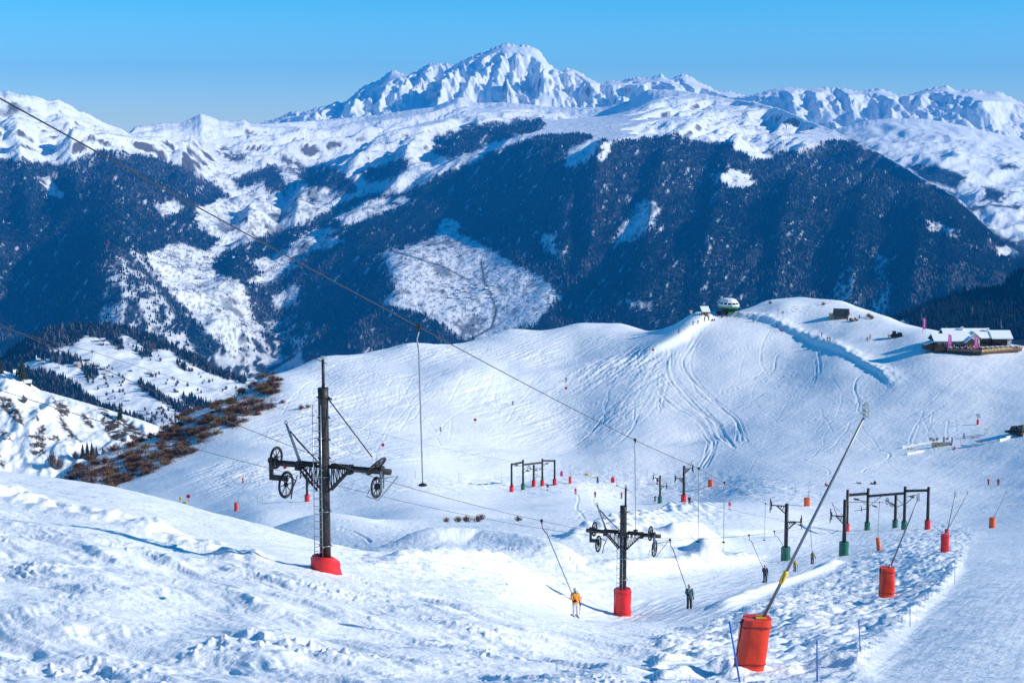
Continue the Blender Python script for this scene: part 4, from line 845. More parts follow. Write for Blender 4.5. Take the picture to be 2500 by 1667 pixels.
# ------------------------------------------------------------------ gantries (return stations)
def gantry(label, posts, beams, wheels, extra=()):
    P0 = posts[0][0]; t = thing('lift_gantry', P0, 0, label, 'gantry', 'post and beam gantries of the drag lifts'); loc = []
    for b, h, padc, ph in posts:
        d = b-P0; loc.append((d, h)); m = MB(); m.tube([(d.x, d.y, d.z-.5), (d.x, d.y, d.z+h)], [.29, .26], 12); po = m.build('post', STEEL, t)
        q = pad(t, .52, ph, padc, n=12); q.location = d
    for i, j, zi, zj in beams:
        a, b = loc[i], loc[j]; pa = a[0]+Vector((0, 0, a[1]-zi)); pb = b[0]+Vector((0, 0, b[1]-zj)); m = MB(); dirv = (pb-pa); M = dirv.to_track_quat('X', 'Z').to_matrix()
        for dz in (-.2, .2): m.box((pa+pb)/2+Vector((0, 0, dz)), (dirv.length, .26, .08), M)
        m.box((pa+pb)/2, (dirv.length, .08, .36), M); m.build('beam', STEEL, t)
    for i, off, rad, axis in wheels:
        c = loc[i][0]+Vector((0, 0, loc[i][1]))+Vector(off); wheel(t, c, rad, axis, hi=False, name='return_wheel')
    for i, a, j, b, r, mt in extra:
        pa = loc[i][0]+Vector((0, 0, loc[i][1]))+Vector(a); pb = loc[j][0]+Vector((0, 0, loc[j][1]))+Vector(b); m = MB(); m.tube([pa, pb], r, 5); m.build('brace', mt, t)
    return t
def foot(u, v, y0): return gp(u, v, y0)
g = [foot(u, v, 200) for u, v in ((2067,1297),(2117,1294),(2185,1288),(2207,1292),(2264,1291))]
G1 = gantry('near gantry of dark beams on three green and two red pads', [(g[0], 7.9, RED, 1.55), (g[1], 8.0, GREEN, 1.6), (g[2], 6.2, GREEN, 1.5), (g[3], 7.9, GREEN, 1.5), (g[4], 7.6, RED, 1.6)],
    [(0, 1, 1.0, 1.0), (1, 3, 1.5, 1.2), (3, 4, .8, .6)],
    [(1, (-2.2, 0, -2.1), .55, (.2, -.1, 1)), (1, (-1.2, 0, -3.9), .6, (1, -.15, .1)), (1, (1.3, 0, -3.4), .55, (.3, -.1, 1)), (2, (-1.6, 0, -1.1), .65, (.7, -.6, .1)), (2, (-.7, 0, -1.8), .55, (.3, -.5, .8)), (3, (1.3, 0, -1.9), .45, (.2, -.2, 1))],
    [(1, (-2.6, 0, -2.0), 1, (0, 0, -2.6), .06, BLACK), (1, (-2.0, 0, -1.9), 1, (-.2, 0, -3.2), .05, BLACK), (1, (-2.5, 0, -4.3), 1, (0, 0, -3.9), .06, BLACK), (1, (.2, 0, -3.4), 1, (2.6, 0, -1.4), .05, BLACK), (1, (-4.0, 0, -2.6), 1, (3.0, 0, -2.7), .05, BLACK), (2, (-1.8, 0, -.9), 2, (.3, 0, -2.2), .09, STEEL), (2, (0, 0, -.4), 3, (0, 0, -3.6), .05, BLACK), (2, (.1, 0, -2.2), 3, (0, 0, -3.2), .06, BLACK), (3, (.1, 0, -3.3), 3, (1.8, 0, -1.6), .06, BLACK), (3, (.2, 0, -1.9), 3, (1.9, 0, -1.5), .07, BLACK), (2, (.25, 0, -3.0), 3, (-.1, 0, -6.6), .05, YEL), (2, (.1, 0, -5.0), 2, (1.4, 0, -3.2), .03, BLACK)])
g = [foot(u, v, 330) for u, v in ((1249,1200),(1277,1195),(1303,1187),(1324,1186),(1354,1183))]
G2 = gantry('far gantry of dark beams on one green and four red pads', [(g[0], 7.4, RED, 1.5), (g[1], 7.9, GREEN, 1.5), (g[2], 5.9, RED, 1.7), (g[3], 7.4, RED, 1.6), (g[4], 6.9, RED, 1.6)],
    [(0, 1, .3, .6), (1, 3, 1.3, 1.0), (3, 4, .5, .3)], [(1, (-1.7, 0, -1.4), .55, (.2, -.1, 1)), (1, (1.1, 0, -2.9), .55, (.3, -.2, 1)), (2, (-1.2, 0, -1.0), .75, (.7, -.6, .1)), (2, (.6, 0, -1.3), .5, (.3, -.5, .8)), (3, (1.2, 0, -1.3), .4, (.2, -.2, 1))],
    [(1, (-2.4, 0, -1.7), 1, (0, 0, -1.5), .06, BLACK), (1, (0, 0, -3.6), 1, (1.4, 0, -2.4), .06, BLACK), (1, (.2, 0, -2.6), 1, (1.9, 0, -1.2), .05, BLACK), (2, (-1.3, 0, -.8), 2, (.9, 0, -1.6), .09, STEEL), (2, (0, 0, -.2), 3, (0, 0, -3.2), .05, BLACK), (3, (-1.0, 0, -3.0), 3, (1.6, 0, -.9), .06, BLACK), (3, (.2, 0, -1.4), 3, (1.6, 0, -1.1), .07, BLACK), (2, (.1, 0, -2.4), 3, (0, 0, -5.2), .04, BLACK), (2, (.1, 0, -4.4), 2, (1.0, 0, -2.4), .03, BLACK), (1, (-1.9, 0, -4.5), 1, (0, 0, -4.3), .04, BLACK)])
# ------------------------------------------------------------------ ropes and hangers
def rope(label, pts, r=.013, sag=.0, grp='haul ropes of the drag lifts'):
    P = []
    for a, b in zip(pts[:-1], pts[1:]):
        n = 10
        for i in range(n): f = i/n; p = Vector(a).lerp(Vector(b), f); p.z -= sag*4*f*(1-f)*(Vector(b)-Vector(a)).length/100; P.append(p)
    P.append(Vector(pts[-1])); o = thing('haul_rope', P[0]); COL.objects.unlink(o); bpy.data.objects.remove(o)
    m = MB(); m.tube([p-P[0] for p in P], r, 5); q = m.build('haul_rope', ROPE); q.location = P[0]
    tag(q, label, 'rope', grp); return P
def ext(w_, p, k_): return w_+(p-w_)*k_
wl1 = W(T1, (-2.05, 0, 5.0-.42)); wr1 = W(T1, (2.55, 0, 5.0-.30)); wl2 = W(T2, (-1.85, 0, 6.0-.36)); wr2 = W(T2, (2.2, 0, 6.0-.33))
w3 = W(T3, (-1.9, 0, 5.35)); w4 = W(T4, (-2.1, 0, 7.3)); w4b = W(T4, (2.0, 0, 5.2))
RA = rope('steel rope over the right wheels of both near towers', [ext(wr1, at(0, 770, 51.5), 1.5), wr1, wr2, w3], .013, .8)
RC = rope('steel rope over the left wheels of both near towers', [ext(wl1, at(0, 937, 57.5), 1.5), wl1, wl2, W(T3, (-1.9, 0, 4.4))], .013, .8)
R2s = at(0, 234, 31.7); R2m = at(1021, 797, 57)
RB = rope('thick rope crossing the sky from the upper left corner', [ext(R2m, R2s, 1.5), R2m, at(1550, 1074, 97), at(1706, 1143, 117), w4], .018, .15)
RD = rope('thin far rope running behind the ladder tower to the far gantry', [at(-60, 779, 140), at(225, 858, 170), at(790, 1022, 270), at(1262, 1128, g[0].y)], .022, .4)
RE = rope('thin rope from the far gantry down towards the bowl towers', [at(1300, 1140, g[2].y), W(T5, (1.8, 0, 4.6)), W(T4, (2.0, 0, 5.2))], .016, .6)
RF = rope('short rope between the beside-lance tower and the near gantry', [w4b, at(2100, 1215, G1.location.y)], .014, .4)
def hanger(label, top, L, lean=0.0, end=None, grp='drag-lift hangers'):
    """grip on the rope, bent head, long rod and a button seat"""
    t = thing('lift_hanger', top, 0, label, 'lift hanger', grp)
    m = MB(); m.box((0, 0, .02), (.16, .22, .12)); m.tube([(0, 0, -.03), (.03, 0, -.18)], .04, 6); m.build('grip', BLACK, t)
    d = (Vector(end)-Vector(top)) if end is not None else Vector((lean, 0, -L))
    m = MB(); m.tube([(.03, 0, -.15), (-.05 if end is None else .05, 0, -.45) if L > 0 else (0, 0, -.3), d*.16, d*.55, d*.94, d], [.022, .03, .032, .03, .026, .022], 6); m.build('rod', GREYP if end is None else ROPE, t)
    e = d
    m = MB(); m.lathe([(.03, 0), (.15, .02), (.17, .05), (.13, .08), (.04, .12)], (e.x, e.y, e.z-.10), 12); m.build('button_seat', BLACK, t)
    return t
def rp(P, u):
    """point of a rope under a photo column"""
    for a, b in zip(P[:-1], P[1:]):
        ua = proj(a.x, a.y, a.z)[0]; ub = proj(b.x, b.y, b.z)[0]
        if min(ua, ub) <= u <= max(ua, ub) and ua != ub: return a.lerp(b, (u-ua)/(ub-ua))
    return P[-1]
hanger('long empty hanger on the thick rope right of the ladder tower', rp(RB, 1021), 5.6, .12)
hanger('empty hanger on the thick rope above the red-pad tower', rp(RB, 1550), 5.5, .10)
hanger('empty hanger left of the orange pad in the bowl', rp(RB, 1706), 5.4, .03)
hanger('empty hanger right of the orange pad in the bowl', rp(RB, 1768), 5.2, .02)
hanger('empty hanger on the thick rope just before the beside-lance tower', rp(RB, 1869), 4.6, -.08)
hanger('short hanger where two ropes cross at the far left', rp(RD, 225), 1.8, -.2)
hanger('slack hanger rod dropping from the near gantry to an orange post', at(2147, 1226, 232), 5.8, 0, end=at(2143, 1312, 232))
# ------------------------------------------------------------------ snow lances
def lance(label, base, padr, padh, padc, top, head=True, tagm=False, r=.055, square=True, lean=0.0, grp='snow-making lances'):
    """padded foot, long leaning tube, spray head"""
    t = thing('snow_lance', base, 0, label, 'snow lance', grp); d = Vector(top)-Vector(base)
    p = pad(t, padr, padh, padc, square=square, lean=lean, n=20 if square else 14)
    st = Vector((lean*padh+padr*.35*(1 if d.x > 0 else 0), 0, padh-.1)); e = d
    m = MB(); m.tube([st, st.lerp(e, .5), e], [r*1.12, r, r*.85], 10); tube = m.build('tube', mat('lance_tube', (.20, .215, .23), .4, .35, var=.12, scale=6), t)
    if head:
        M = Matrix.Rotation(-.08, 3, 'Y'); k_ = 1.35*r/.055
        m = MB(); m.box(e+Vector((.03*k_, 0, .16*k_)), (.15*k_, .15*k_, .34*k_), M); m.box(e+Vector((.045*k_, 0, .36*k_)), (.10*k_, .10*k_, .08*k_), M); hd = m.build('spray_head', mat('lance_head', (.50, .50, .50), .5, .2, var=.1), t)
        m = MB()
        for z in (.08, .2): m.tube([e+Vector((-.06*k_, -.08*k_, z*k_)), e+Vector((.06*k_, -.08*k_, z*k_))], .02*k_, 5)
        m.build('nozzle', GREYP, hd)
    if tagm:
        f = .215; c = st.lerp(e, f); dd = (e-st).normalized(); m = MB(); m.tube([c-dd*.24, c-dd*.2, c+dd*.2, c+dd*.24], [r*1.1, r*1.75, r*1.7, r*1.1], 10); q = m.build('tag_sleeve', YEL, t)
        m = MB(); M = dd.to_track_quat('Z', 'Y').to_matrix(); m.box(c+Vector((-.01, -r*1.76, 0)), (.05, .01, .30), M); m.build('tag_print', BLACK, q)
        m = MB(); m.box(st+Vector((-.05, 0, .11)), (.34, .30, .03)); m.build('foot_plate', YEL, t)
    else:
        m = MB(); m.tube([st+Vector((0, 0, .02)), st+Vector((0, 0, .25))], r*1.8, 8); m.build('swivel', GREYP, t)
    return t
def lance_px(label, bu, bv, tu, tv, padr, padh, padc, y0=36, **kw):
    b = gp(bu, bv, y0); return lance(label, b, padr, padh, padc, at(tu, tv, b.y), **kw)
lance_px('tall leaning silver lance with yellow tag on big red pad', 1828, 1628, 2110, 1018, .50, 1.78, ORNG, y0=45, tagm=True, r=.052, lean=.14)
lance_px('grey leaning lance on tall red pad amid the moguls', 2164, 1452, 2240, 1222, .46, 1.85, ORNG, y0=80, r=.05)
lance_px('white-tubed lance on red pad at the mogul edge', 2306, 1346, 2331, 1212, .42, 2.0, RED, y0=120, r=.055)
lance_px('grey lance leaning far right out of a small red box', 2311, 1306, 2362, 1206, .30, 1.0, RED, y0=210, r=.05)
lance_px('thin lance on orange pad at the edge of the flat piste', 2422, 1288, 2456, 1204, .5, 1.75, ORG2, y0=200, r=.045, square=False)
lance_px('upright thin lance on orange pad in front of sitting snowboarders', 1970, 1235, 1976, 1178, .62, 1.85, ORG2, y0=260, r=.04)
lance_px('short orange pad with thin lance in the bowl left of the leaning hangers', 1734, 1187, 1742, 1130, .62, 1.9, ORG2, y0=330, r=.04)
lance_px('thin white lance on slim orange pad behind the far gantry', 1392, 1180, 1391, 1138, .40, 1.9, ORNG, y0=360, r=.04, square=False)
lance_px('thin white lance on slim orange pad at the foot of the left flank', 577, 1247, 583, 1212, .40, 1.9, ORNG, y0=260, r=.04, square=False)
t = thing('padded_post', gp(2146, 1344, 160), 0, 'tilted slim orange padded post below the near gantry', 'padded post'); pad(t, .27, 1.75, ORG2, lean=-.12, n=14); m = MB(); m.tube([(-.2, 0, 1.5), (-.23, 0, 1.95)], .05, 6); m.build('post_tip', GREYP, t)
# ------------------------------------------------------------------ blue piste poles, thin markers
def pole(label, bu, bv, tu, tv, r=.028, mt=BLUE, y0=36, grp='blue piste-edge poles'):
    b = gp(bu, bv, y0); d = at(tu, tv, b.y)-b; t = thing('piste_pole', b, 0, label, 'pole', grp)
    m = MB(); m.tube([Vector((0, 0, 0))-d*.05, d], [r, r*.92], 8); m.build('shaft', mt, t); m = MB(); m.lathe([(r*1.05, 0), (r*1.02, .02), (r*.4, .035)], d, 8); m.build('cap', mt, t); return t
pole('thick leaning blue pole beside the big red pad', 1806, 1664, 1781, 1518, .034)
pole('upright blue pole right of the big red pad at the frame bottom', 1995, 1662, 1995, 1564)
pole('blue pole in the moguls nearest the groomed piste', 2100, 1588, 2097, 1513, .022)
pole('thin blue pole left of the groomed piste edge', 2222, 1530, 2222, 1470, .018)
pole('farthest thin blue pole at the mogul rim', 2331, 1424, 2331, 1372, .018)
MARK = mat('marker_red', (0.62, 0.01, 0.045), .5, 0, var=.08)
for u, v, l in ((1160,1034,'red disc marker high on the open left flank'),(935,1097,'red disc marker right of the ladder tower'),(696,1152,'red disc marker between the ladder tower wheels'),(460,1224,'red disc marker at the foot of the left flank'),(1382,956,'red disc marker below the skier in the middle of the hill'),(1594,862,'red disc marker by the shaded bank under the chairlift')):
    b = gp(u, v, 300); t = thing('piste_marker', b, 0, l, 'piste marker', 'red disc piste markers')
    m = MB(); m.tube([(0, 0, -.2), (0, 0, 1.3)], .06, 6); m.build('stake', MARK, t); m = MB(); m.tube([(0, -.05, 1.35), (0, .05, 1.35)], .5, 14); m.build('disc', MARK, t)
    m = MB(); m.tube([(0, -.06, 1.35), (0, -.055, 1.35)], .36, 14); m.build('number_field', mat('marker_dark', (.40, .008, .03), .5), t)
ORD = 'first second third fourth fifth sixth seventh eighth ninth tenth eleventh twelfth thirteenth fourteenth fifteenth sixteenth'.split()
thinm = mat('thin_stake', (0.10, 0.10, 0.12), .5)
for n_, (u, v, h) in enumerate(sorted(((1120,1178,26),(1225,1180,28),(1014,1168,20),(930,1170,18),(640,1230,24),(1540,1178,26),(1580,1172,22),(1430,1182,22),(1838,1192,18),(1862,1190,16),(1942,1202,20),(628,1226,22),(1485,1170,26),(1505,1186,18)))):
    b = gp(u, v, 330); q = at(u, v-h, b.y)-b; m = MB(); m.tube([(0, 0, -.2), tuple(q)], .03, 5); o = m.build('net_stake', thinm); o.location = b
    tag(o, ORD[n_]+' thin dark stake on the flat bowl floor, counted from the left', 'stake', 'thin stakes across the bowl floor')
# ------------------------------------------------------------------ people
def skin_mesh(name, verts, edges, radii, subs=1):
    me = bpy.data.meshes.new(name); me.from_pydata([v for v in verts], edges, []); o = bpy.data.objects.new(name, me); COL.objects.link(o)
    md = o.modifiers.new('skin', 'SKIN'); md.use_smooth_shade = True
    for i, r in enumerate(radii): me.skin_vertices[0].data[i].radius = r if isinstance(r, tuple) else (r, r)
    me.skin_vertices[0].data[0].use_root = True
    s_ = o.modifiers.new('sub', 'SUBSURF'); s_.levels = subs; s_.render_levels = subs
    dg = bpy.context.evaluated_depsgraph_get(); dg.update(); ev = o.evaluated_get(dg); out = bpy.data.meshes.new_from_object(ev)
    bpy.data.objects.remove(o); bpy.data.meshes.remove(me); out.name = name; return out
# joints: forward is -y, z up, metres for a 1.75 m person
POSES = {
 'stand': dict(pel=(0,0,.93), ch=(0,.0,1.36), nk=(0,-.01,1.48), hd=(0,-.03,1.58), tp=(0,-.03,1.70), el=((-.26,.02,1.14),(.26,.02,1.14)), wr=((-.25,-.12,.92),(.25,-.12,.92)), kn=((-.11,-.05,.50),(.11,-.05,.50)), an=((-.13,.02,.12),(.13,.02,.12))),
 'ski': dict(pel=(0,.10,.84), ch=(0,-.08,1.22), nk=(0,-.13,1.34), hd=(0,-.17,1.44), tp=(0,-.17,1.56), el=((-.33,-.10,1.02),(.33,-.10,1.02)), wr=((-.34,-.36,.98),(.34,-.36,.98)), kn=((-.14,-.16,.46),(.14,-.16,.46)), an=((-.15,.0,.12),(.15,.0,.12))),
 'tow': dict(pel=(0,-.06,.95), ch=(.02,.06,1.37), nk=(.02,.05,1.49), hd=(.0,.02,1.59), tp=(-.01,.02,1.71), el=((-.25,-.06,1.15),(.27,.06,1.14)), wr=((-.10,-.22,1.08),(.28,-.04,.88)), kn=((-.10,-.10,.50),(.12,-.06,.50)), an=((-.11,-.10,.12),(.13,-.06,.12))),
 'bow': dict(pel=(0,.06,.92), ch=(0,-.10,1.30), nk=(0,-.17,1.40), hd=(0,-.26,1.44), tp=(0,-.33,1.53), el=((-.24,-.14,1.10),(.26,-.06,1.08)), wr=((-.08,-.30,1.05),(.32,-.18,.86)), kn=((-.10,-.06,.50),(.10,-.06,.50)), an=((-.11,0,.12),(.11,0,.12))),
 'walk': dict(pel=(0,0,.92), ch=(0,-.03,1.36), nk=(0,-.05,1.48), hd=(0,-.08,1.58), tp=(0,-.08,1.70), el=((-.25,.10,1.14),(.25,-.06,1.14)), wr=((-.24,.02,.92),(.24,-.26,1.0)), kn=((-.10,-.22,.52),(.10,.04,.48)), an=((-.11,-.14,.12),(.11,.30,.16))),
 'sit': dict(pel=(0,.05,.18), ch=(0,.14,.58), nk=(0,.13,.71), hd=(0,.10,.81), tp=(0,.10,.93), el=((-.26,.20,.38),(.26,.20,.38)), wr=((-.25,.30,.14),(.25,.06,.30)), kn=((-.14,-.30,.42),(.14,-.30,.42)), an=((-.15,-.58,.12),(.15,-.58,.12))),
 'lie': dict(pel=(0,.0,.16), ch=(0,.42,.24), nk=(0,.54,.28), hd=(0,.64,.34), tp=(0,.76,.36), el=((-.30,.30,.14),(.30,.30,.14)), wr=((-.30,.06,.12),(.32,.06,.16)), kn=((-.14,-.40,.34),(.14,-.40,.34)), an=((-.15,-.70,.12),(.15,-.70,.12))),
}
_pm = {}
def pose_mesh(pose, subs, bulky=1.0):
    key = (pose, subs, bulky)
    if key in _pm: return _pm[key]
    p = POSES[pose]; V, E, Rr, Lb = [], [], [], []
    def add(v, r, lab, par=None):
        V.append(tuple(v)); Rr.append(r); Lb.append(lab)
        if par is not None: E.append((par, len(V)-1))
        return len(V)-1
    pel, ch = Vector(p['pel']), Vector(p['ch']); b = bulky
    i0 = add(pel, (.155*b, .135*b), 0); i1 = add(pel.lerp(ch, .5), (.15*b, .125*b), 0, i0); i2 = add(ch, (.165*b, .125*b), 0, i1)
    i3 = add(p['nk'], (.062, .065), 2, i2); i4 = add(p['hd'], (.082, .098), 2, i3); add(Vector(p['hd']).lerp(Vector(p['tp']), .55), (.092, .108), 5, i4)
    i6 = add(p['tp'], (.07, .085), 5, len(V)-1)
    for k_, sg in ((0, -1), (1, 1)):
        sh = ch+Vector((sg*.19*b, 0, .03)); a = add(sh, .082*b, 0, i2); e = add(p['el'][k_], .068*b, 0, a); w_ = add(p['wr'][k_], .052, 0, e)
        d = (Vector(p['wr'][k_])-Vector(p['el'][k_])).normalized(); add(Vector(p['wr'][k_])+d*.09, .046, 4, w_)
        hp = pel+Vector((sg*.10, 0, -.08)); a = add(hp, .105*b, 1, i0); kn = add(p['kn'][k_], .083*b, 1, a); an = add(p['an'][k_], .078*b, 1, kn)
        q = Vector(p['an'][k_]); f = add(q+Vector((0, .02, -.05)), .075, 3, an); add(q+Vector((0, -.19, -.06)), (.058, .052), 3, f)
    me = skin_mesh('person_body', V, E, Rr, subs)
    seg = [(Vector(V[a]), Vector(V[c]), Lb[c]) for a, c in E]; mi = []
    for f in me.polygons:
        c = f.center; best = (9, 0)
        for a, d, l in seg:
            h = max(0, min(1, (c-a).dot(d-a)/max((d-a).length_squared, 1e-9))); r = (c-a.lerp(d, h)).length
            if l == 0 and False: pass
            if r < best[0]: best = (r, l)
        l = best[1]
        if l == 1 and c.z > pel.z-.12 and pose not in ('sit', 'lie'): l = 0          # jacket hem over the hips
        mi.append(l)
    me.polygons.foreach_set('material_index', mi); me.polygons.foreach_set('use_smooth', [True]*len(mi))
    dummy = mat('cloth_plain', (.1, .1, .1), .8)
    me.materials.clear()
    for _ in range(6): me.materials.append(dummy)
    me.polygons.foreach_set('material_index', mi); _pm[key] = me; return me
def cloth(c, name=None): return mat('cloth_%02x%02x%02x' % tuple(int(255*x) for x in c), c, .8, 0, var=.16, scale=7, bump=.25, bscale=12)
SKIN = mat('skin', (.55, .30, .20), .55)
_ski = {}
def skis(t, pose, col, board=False, poles=True, dz=0.0):
    key = (pose, board)
    if key not in _ski:
        p = POSES[pose]; ms = []
        if board:
            q = (Vector(p['an'][0])+Vector(p['an'][1]))/2; m = MB(); m.box((q.x, q.y-.06, .025), (1.5, .26, .03)); m.box((q.x-.78, q.y-.06, .05), (.12, .22, .03)); m.box((q.x+.78, q.y-.06, .05), (.12, .22, .03)); ms.append(m.mesh('snowboard', WHITE))
        else:
            for a in p['an']:
                m = MB(); m.box((a[0], a[1]-.10, .02), (.09, 1.5, .025)); M = Matrix.Rotation(-.35, 3, 'X'); m.box((a[0], a[1]-.92, .055), (.085, .2, .02), M); ms.append(m.mesh('ski', WHITE))
        pm_ = []
        for w_ in p['wr']:
            d = Vector((w_[0]*.25, .75, -(w_[2]-.05))) if pose == 'ski' else Vector((.05*(1 if w_[0] > 0 else -1), .28, -(w_[2]-.02)))
            m = MB(); a = Vector(w_)+Vector((0, -.05, .08)); m.tube([a, a+d], .012, 5); m.tube([a+Vector((0, 0, -.02)), a+Vector((0, 0, .10))], .02, 5); m.lathe([(.01, 0), (.05, .01), (.01, .02)], a+d*.93, 8); pm_.append(m.mesh('ski_pole', thinm))
        _ski[key] = (ms, pm_)
    ms, pm_ = _ski[key]
    for me in ms:
        o = link('snowboard' if board else 'ski', me, t); o.location.z = dz; o.material_slots[0].link = 'OBJECT'; o.material_slots[0].material = col
    if poles and not board:
        for me in pm_: link('ski_pole', me, t)
def person(label, loc, face, pose, jacket, pants, hat=(.03,.03,.03), boots=(.05,.05,.05), gloves=(.02,.02,.02), subs=1, scale=1.0, ski=None, board=None, poles=True, grp=None, near=False, bulky=1.0):
    """face: 0 = towards the camera, positive turns to the picture's right"""
    t = thing('person', Vector(loc)+Vector((0, 0, .02)), face, label, 'person', grp); t.scale = (scale,)*3
    o = link('body', pose_mesh(pose, subs, bulky), t)
    for i, m in enumerate((cloth(jacket), cloth(pants), SKIN, cloth(boots), cloth(gloves), cloth(hat))): o.material_slots[i].link = 'OBJECT'; o.material_slots[i].material = m
    if ski: skis(t, pose, cloth(ski), False, poles)
    if board: skis(t, pose, cloth(board), True)
    if near:
        p = POSES[pose]; hd = Vector(p['hd']); tp = Vector(p['tp'])
        m = MB(); m.lathe([(.122, -.01), (.13, .05), (.122, .11), (.085, .165), (.02, .19)], (hd.x, hd.y+.012, hd.z+.03), 16, True, None, .93, 1.1); h_ = m.build('helmet', mat('helmet_'+label[:5], hat, .25, 0, spec=.6), t)
        m = MB(); m.lathe([(.108, 0), (.118, .03), (.106, .065)], (hd.x, hd.y-.022, hd.z+.015), 14, True, None, .86, 1.0); m.build('goggles', mat('goggle_lens', (.02, .02, .025), .12, 0, spec=.9), h_)
        m = MB(); m.lathe([(.004, 0), (.016, .012), (.012, .03), (.004, .05)], (hd.x, hd.y-.105, hd.z-.04), 8); m.build('nose', SKIN, t)
        m = MB(); m.box((hd.x, hd.y-.094, hd.z-.065), (.042, .012, .010)); m.build('mouth', mat('lips', (.35, .12, .10), .6), t)
        for k_, sg in ((0, -1), (1, 1)):          # gloved hands: palm, four curled fingers and a thumb
            w_ = Vector(p['wr'][k_]); d = (w_-Vector(p['el'][k_])).normalized(); sdv = Vector((sg, 0, 0)); q = w_+d*.07
            m = MB(); m.lathe([(.02, -.05), (.042, -.02), (.045, .03), (.03, .06)], q, 10, True, d.to_track_quat('Z', 'Y').to_matrix(), 1.0, .62); gl = m.build('glove', cloth(gloves), t)
            nrm = d.cross(sdv).normalized(); nrm = nrm if nrm.y < 0 else -nrm; ac = d.cross(nrm)
            for i in range(4):
                a = q+d*.05+ac*(.026*(i-1.5)); L_ = (.055, .065, .062, .048)[i]; m = MB(); m.tube([a, a+d*L_*.6+nrm*.01, a+d*L_*.8+nrm*.045, a+d*L_*.35+nrm*.06], [.012, .012, .011, .009], 6); m.build('finger', cloth(gloves), gl)
            a = q-ac*sg*.04; m = MB(); m.tube([a, a-ac*sg*.02+d*.03+nrm*.02, a+d*.05+nrm*.045], [.014, .013, .010], 6); m.build('thumb', cloth(gloves), gl)
    return t
# riders on the drag lift
PA = [person('skier in orange jacket and silver helmet riding the drag lift', gp(1404, 1506, 70), .25, 'tow', (.85,.30,.01), (.62,.62,.64), hat=(.45,.46,.48), boots=(.25,.25,.27), subs=2, ski=(.05,.05,.06), near=True, bulky=1.18),
 person('skier in teal patterned jacket and black trousers on the lift', gp(1682, 1486, 90), .1, 'tow', (.03,.09,.12), (.012,.012,.014), hat=(.55,.22,.18), subs=2, ski=(.45,.45,.48), near=True, bulky=1.12),
 person('skier in navy suit riding the lift below the teal one', gp(1867, 1422, 110), .1, 'tow', (.008,.014,.045), (.006,.012,.04), hat=(.6,.6,.62), subs=2, ski=(.4,.05,.05), near=True, bulky=1.12),
 person('child skier in yellow top half hidden by the silver lance', gp(1940, 1395, 140), .1, 'bow', (.78,.55,.02), (.035,.02,.03), hat=(.75,.52,.02), subs=2, scale=.82, ski=(.4,.08,.06), near=True),
 person('skier in beige jacket bowing the head on the lift track', gp(1983, 1377, 150), .1, 'bow', (.42,.30,.13), (.03,.03,.04), hat=(.02,.02,.02), subs=2, ski=(.35,.08,.08), near=True, bulky=1.1)]
for (t, u), l in zip(zip(PA, (1322, 1634, 1828, 1890, 1978)), ('orange-jacket skier', 'teal-jacket skier', 'navy-suit skier', 'yellow child skier', 'beige-jacket skier')):
    q = W(t, Vector((-.10, -.26, 1.12))*t.scale.x); hanger('taut lift rod pulled by the '+l, rp(RA, u), 5.0, 0, end=q)
for t, l in zip(PA[:1], ['x']):
    m = MB()
    for dx in (0, .06): m.tube([(.30+dx, .02, .35), (.36+dx, .05, 1.18)], .012, 5); m.lathe([(.01, 0), (.03, .02), (.01, .05)], (.36+dx, .05, 1.18), 8)
    m.build('ski_poles', thinm, t)
m = MB(); M = Matrix.Rotation(.0, 3, 'X')
for k_ in range(9):
    a = k_*2.399; zz = 1.02+.045*k_; m.box((.205*math.cos(a), .165*math.sin(a), zz), (.07, .05, .07), Matrix.Rotation(a, 3, 'Z'))
m.build('jacket_print', cloth((.12, .42, .52)), PA[1])
